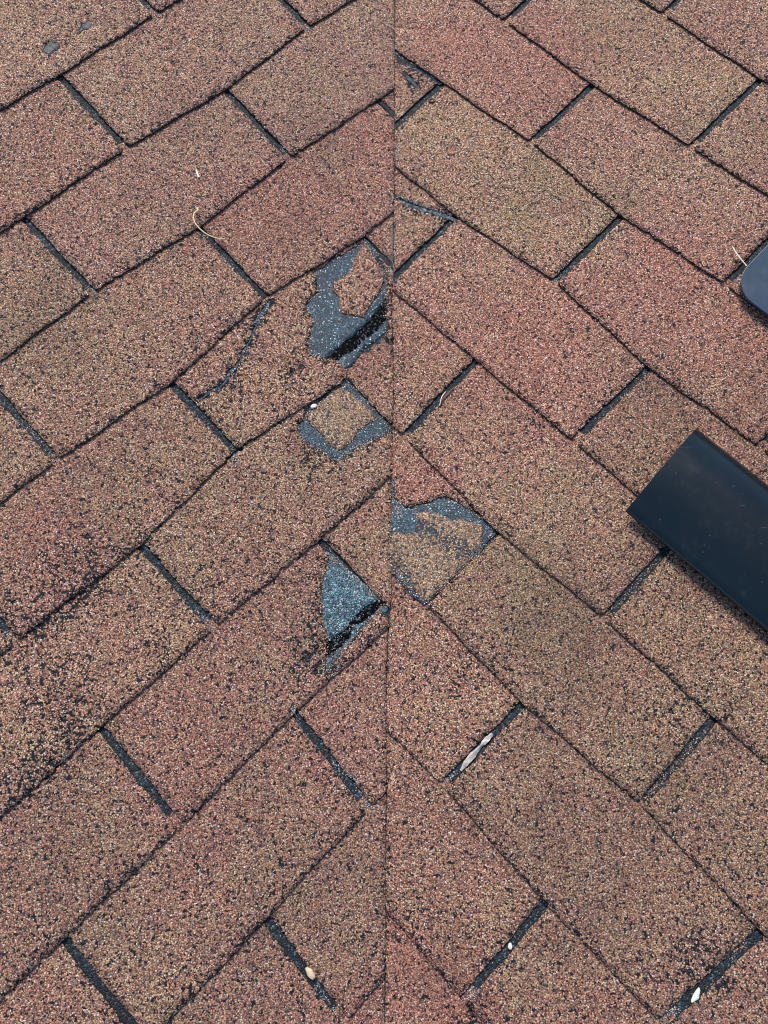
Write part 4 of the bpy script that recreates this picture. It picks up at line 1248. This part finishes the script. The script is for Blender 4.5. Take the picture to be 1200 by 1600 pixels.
def rounded(u0, v0, u1, v1, r, m=10):
    o = []
    for cx, cy, a0 in ((u0 + r, v0 + r, 180), (u1 - r, v0 + r, 270), (u1 - r, v1 - r, 0), (u0 + r, v1 - r, 90)):
        for i in range(m + 1):
            a = math.radians(a0 + 90 * i / m)
            o.append((cx + r * math.cos(a), cy + r * math.sin(a)))
    return o


def plate_mesh(name, u0, v0, u1, v1, r, layers, mats, parent, org, side='R', cap=True):
    verts, faces = [], []
    rings = []
    for inset, h in layers:
        lp = rounded(u0 + inset, v0 + inset, u1 - inset, v1 - inset, max(r - inset, 2))
        rings.append(len(verts))
        for u, v in lp:
            x, y, z = to_world(side, u, v, h)
            verts.append((x - org[0], y - org[1], z - org[2]))
        n = len(lp)
    for a, b in zip(rings[:-1], rings[1:]):
        for i in range(n):
            j = (i + 1) % n
            faces.append((a + i, b + i, b + j, a + j))
    faces.append(tuple(rings[-1] + i for i in range(n)))
    faces.append(tuple(rings[0] + i for i in reversed(range(n))))
    ob = mesh_obj(name, verts, faces, mats, parent, smooth=False)
    return ob


PU0, PV0 = 103.0, 455.0
plate_mesh('plate', PU0, PV0, PU0 + 230, PV0 + 165, 34, [(0, 14.6), (0, 15.9), (.25, 16.3), (.8, 16.5), (6, 16.5), (40, 16.4)], [M_SLATE], plate, pc)
plate_mesh('rolled_rim', PU0 + .8, PV0 + .8, PU0 + 229.2, PV0 + 164.2, 33.2, [(1.2, 12.4), (0, 13.0), (0, 14.2), (.6, 14.6)], [M_RIM], plate, pc)
plate_mesh('collar', PU0 + 20, PV0 + 20, PU0 + 210, PV0 + 145, 20, [(0, 2.0), (0, 14.5)], [M_NAVY], plate, pc)


# ------------------------------------------------------------------ small debris
def tube(name, pts, radii, mat, label, cat, seg=6, lift=0.0):
    P = [Vector(p) for p in pts]
    # smooth the path
    Q, RR = [], []
    for i in range(len(P) - 1):
        p0, p1, p2, p3 = P[max(i - 1, 0)], P[i], P[i + 1], P[min(i + 2, len(P) - 1)]
        for t in (0, .33, .66):
            q = .5 * ((2 * p1) + (p2 - p0) * t + (2 * p0 - 5 * p1 + 4 * p2 - p3) * t * t + (3 * p1 - p0 - 3 * p2 + p3) * t ** 3)
            Q.append(q)
            RR.append(radii[i] * (1 - t) + radii[i + 1] * t)
    Q.append(P[-1])
    RR.append(radii[-1])
    org = Q[0].copy()
    verts, faces = [], []
    for i, q in enumerate(Q):
        hit, _ = drop(q.x, q.y)
        if hit is not None:
            q = Vector((q.x, q.y, max(q.z if lift else hit.z, hit.z) + RR[i] * .8 + lift * math.sin(math.pi * i / (len(Q) - 1))))
        d = (Q[min(i + 1, len(Q) - 1)] - Q[max(i - 1, 0)]).normalized()
        a = d.cross(Vector((0, 0, 1))).normalized()
        b = d.cross(a)
        for j in range(seg):
            t = 6.283 * j / seg
            w = q + (a * math.cos(t) + b * math.sin(t) * .8) * RR[i]
            verts.append(tuple(w - org))
    for i in range(len(Q) - 1):
        for j in range(seg):
            k = (j + 1) % seg
            faces.append((i * seg + j, i * seg + k, (i + 1) * seg + k, (i + 1) * seg + j))
    faces.append(tuple(range(seg)))
    faces.append(tuple((len(Q) - 1) * seg + j for j in reversed(range(seg))))
    return mesh_obj(name, verts, faces, [mat], None, org, True, label, cat)


M_STRAW = plain_material('dry_straw', (206, 186, 142), .6, 0, .15, 400)
M_WHITE = plain_material('bleached_twig', (222, 212, 192), .6, 0, .1, 400)
M_HUSK = plain_material('grey_husk', (176, 172, 166), .45, 0, .35, 160)
M_BROWN = plain_material('brown_leaf', (104, 74, 62), .6, 0, .3, 200)
M_PEB = plain_material('tan_pebble', (198, 178, 150), .6, 0, .15, 500)
M_SHELL = plain_material('pale_shell', (214, 222, 206), .4, 0, .1, 200)
M_PEB2 = plain_material('white_pebble', (214, 212, 206), .5, 0, .1, 500)
M_RING = plain_material('dark_seed', (74, 44, 42), .5, 0, .2, 500)

tube('straw', F['straw'], [.0012, .0013, .0011, .0009, .0009, .0009, .0009, .0009, .0008, .0006], M_STRAW,
     'curved dry straw stem lying across a butt edge on the left slope', 'straw', lift=.002)
tube('twig', F['twig'], [.0012, .0015, .0014], M_WHITE, 'tiny straight white twig above the curved straw', 'twig')
tube('grass_stem', F['stem'], [.0006, .0009, .001, .0008], M_WHITE, 'thin white grass stem touching the rounded slate plate', 'stem', lift=.002)
tube('fibre', F['fibre'], [.0005, .0007, .0004], M_WHITE, 'short pale fibre caught on a brown leaf in a slot', 'fibre', lift=.002)


def blade(name, pts, widths, twist, mat, label, cat, fold=.35, up=.002):
    """a dry folded strip: centre ridge, two flanks, real thickness"""
    P = [Vector(p) for p in pts]
    Q, W, TW = [], [], []
    for i in range(len(P) - 1):
        for t in (0, .25, .5, .75):
            Q.append(P[i].lerp(P[i + 1], t))
            W.append(widths[i] * (1 - t) + widths[i + 1] * t)
            TW.append(twist[i] * (1 - t) + twist[i + 1] * t)
    Q.append(P[-1]); W.append(widths[-1]); TW.append(twist[-1])
    org = P[0].copy()
    top = []
    rnd = random.Random(len(pts) * 7 + len(name))
    for i, q in enumerate(Q):
        d = (Q[min(i + 1, len(Q) - 1)] - Q[max(i - 1, 0)]).normalized()
        hit, _ = drop(q.x, q.y)
        zz = q.z if hit is None else max(hit.z, q.z - .004)
        c = Vector((q.x, q.y, zz + up))
        side = d.cross(Vector((0, 0, 1))).normalized()
        side = (Matrix.Rotation(TW[i], 3, d) @ side)
        nrm = side.cross(d)
        if nrm.z < 0:
            nrm = -nrm
        w = W[i] * rnd.uniform(.85, 1.15)
        top.append([c - side * w - org, c - side * w * .4 + nrm * w * fold - org, c + side * w * .35 + nrm * w * fold * .5 - org, c + side * w - org])
    verts, faces = [], []
    for r in top:
        for p in r:
            verts.append(tuple(p))
    for r in top:
        for p in r:
            verts.append((p.x, p.y, p.z - .0003))
    n = len(top)
    for i in range(n - 1):
        for j in range(3):
            a = i * 4 + j
            faces.append((a, a + 1, a + 5, a + 4))
            b = a + n * 4
            faces.append((b + 4, b + 5, b + 1, b))
        for j in (0, 3):
            a = i * 4 + j
            b = a + n * 4
            faces.append((a, a + 4, b + 4, b))
    for i in (0, n - 1):
        for j in range(3):
            a = i * 4 + j
            b = a + n * 4
            faces.append((a, b, b + 1, a + 1))
    return mesh_obj(name, verts, faces, [mat], None, org, False, label, cat)


blade('husk', F['husk'], [.0010, .0032, .0032, .0022, .0028, .0018], [.2, -.3, .3, .9, -.5, .6], M_HUSK,
      'twisted silvery dry husk wedged in a slot of the right slope', 'husk', up=.0025)
blade('leaf_scrap', F['leaf'], [.0006, .0014, .0013, .0012, .0004], [.3, .9, -.4, .6, .2], M_BROWN,
      'narrow brown leaf scrap lying in a slot beside the valley', 'leaf', up=.002)


def pebble(name, at, size, rotz, mat, label, cat, flat=None, seed=1, zoff=.0):
    import bmesh
    bm = bmesh.new()
    bmesh.ops.create_icosphere(bm, subdivisions=3, radius=1)
    for v in bm.verts:
        n = noise.noise(v.co * 1.7 + Vector((seed * 9, 0, 0))) * .22
        co = v.co * (1 + n)
        if flat:
            co.x = co.x * (1 - .25 * co.y * co.y)
            if co.x < 0:
                co.x *= flat
        v.co = Vector((co.x * size[0], co.y * size[1], co.z * size[2]))
    me = bpy.data.meshes.new(name)
    bm.to_mesh(me)
    bm.free()
    me.polygons.foreach_set('use_smooth', [True] * len(me.polygons))
    me.materials.append(mat)
    ob = bpy.data.objects.new(name, me)
    COL.objects.link(ob)
    hit, _ = drop(at[0], at[1])
    ob.location = (at[0], at[1], (hit.z if hit else at[2]) + size[2] * .6 + zoff)
    ob.rotation_euler = (0, 0, rotz)
    ob['label'] = label
    ob['category'] = cat
    return ob


pebble('pebble', F['pebble_a'][0], (.0035, .0068, .0028), math.radians(38), M_PEB, 'cream tan pebble wedged in a slot near the bottom left of the valley', 'pebble', seed=2, zoff=.001)
pebble('pebble', F['pebble_b'][0], (.0028, .0040, .0020), math.radians(-60), M_PEB2, 'white pebble at the corner of the ochre granule square', 'pebble', seed=5, zoff=.001)
pebble('shell', F['shell'][0], (.0044, .0076, .0020), math.radians(-38), M_SHELL, 'pale half moon shell in a slot at the lower right', 'shell', flat=.35, seed=3, zoff=.0015)
pebble('crumb', F['crumb'][0], (.0022, .0032, .002), 0, M_PEB2, 'small white crumb in the lower slot right of the valley', 'crumb', seed=8, zoff=.001)

# dark seed ring
ring_v, ring_f = [], []
rc = F['ring'][0]
hit, _ = drop(rc[0], rc[1])
for i in range(16):
    a = 6.283 * i / 16
    for j in range(6):
        b = 6.283 * j / 6
        r = .0030 + .0010 * math.cos(b)
        ring_v.append((r * math.cos(a) * 1.25, r * math.sin(a), .0010 * math.sin(b)))
for i in range(16):
    for j in range(6):
        ring_f.append((i * 6 + j, ((i + 1) % 16) * 6 + j, ((i + 1) % 16) * 6 + (j + 1) % 6, i * 6 + (j + 1) % 6))
mesh_obj('seed_ring', ring_v, ring_f, [M_RING], None, (rc[0], rc[1], (hit.z if hit else rc[2]) + .0008), True,
         'tiny dark brown seed ring beside the top slot at the valley', 'seed')


for o in bpy.data.objects:
    if '_loc' in o:
        del o['_loc']
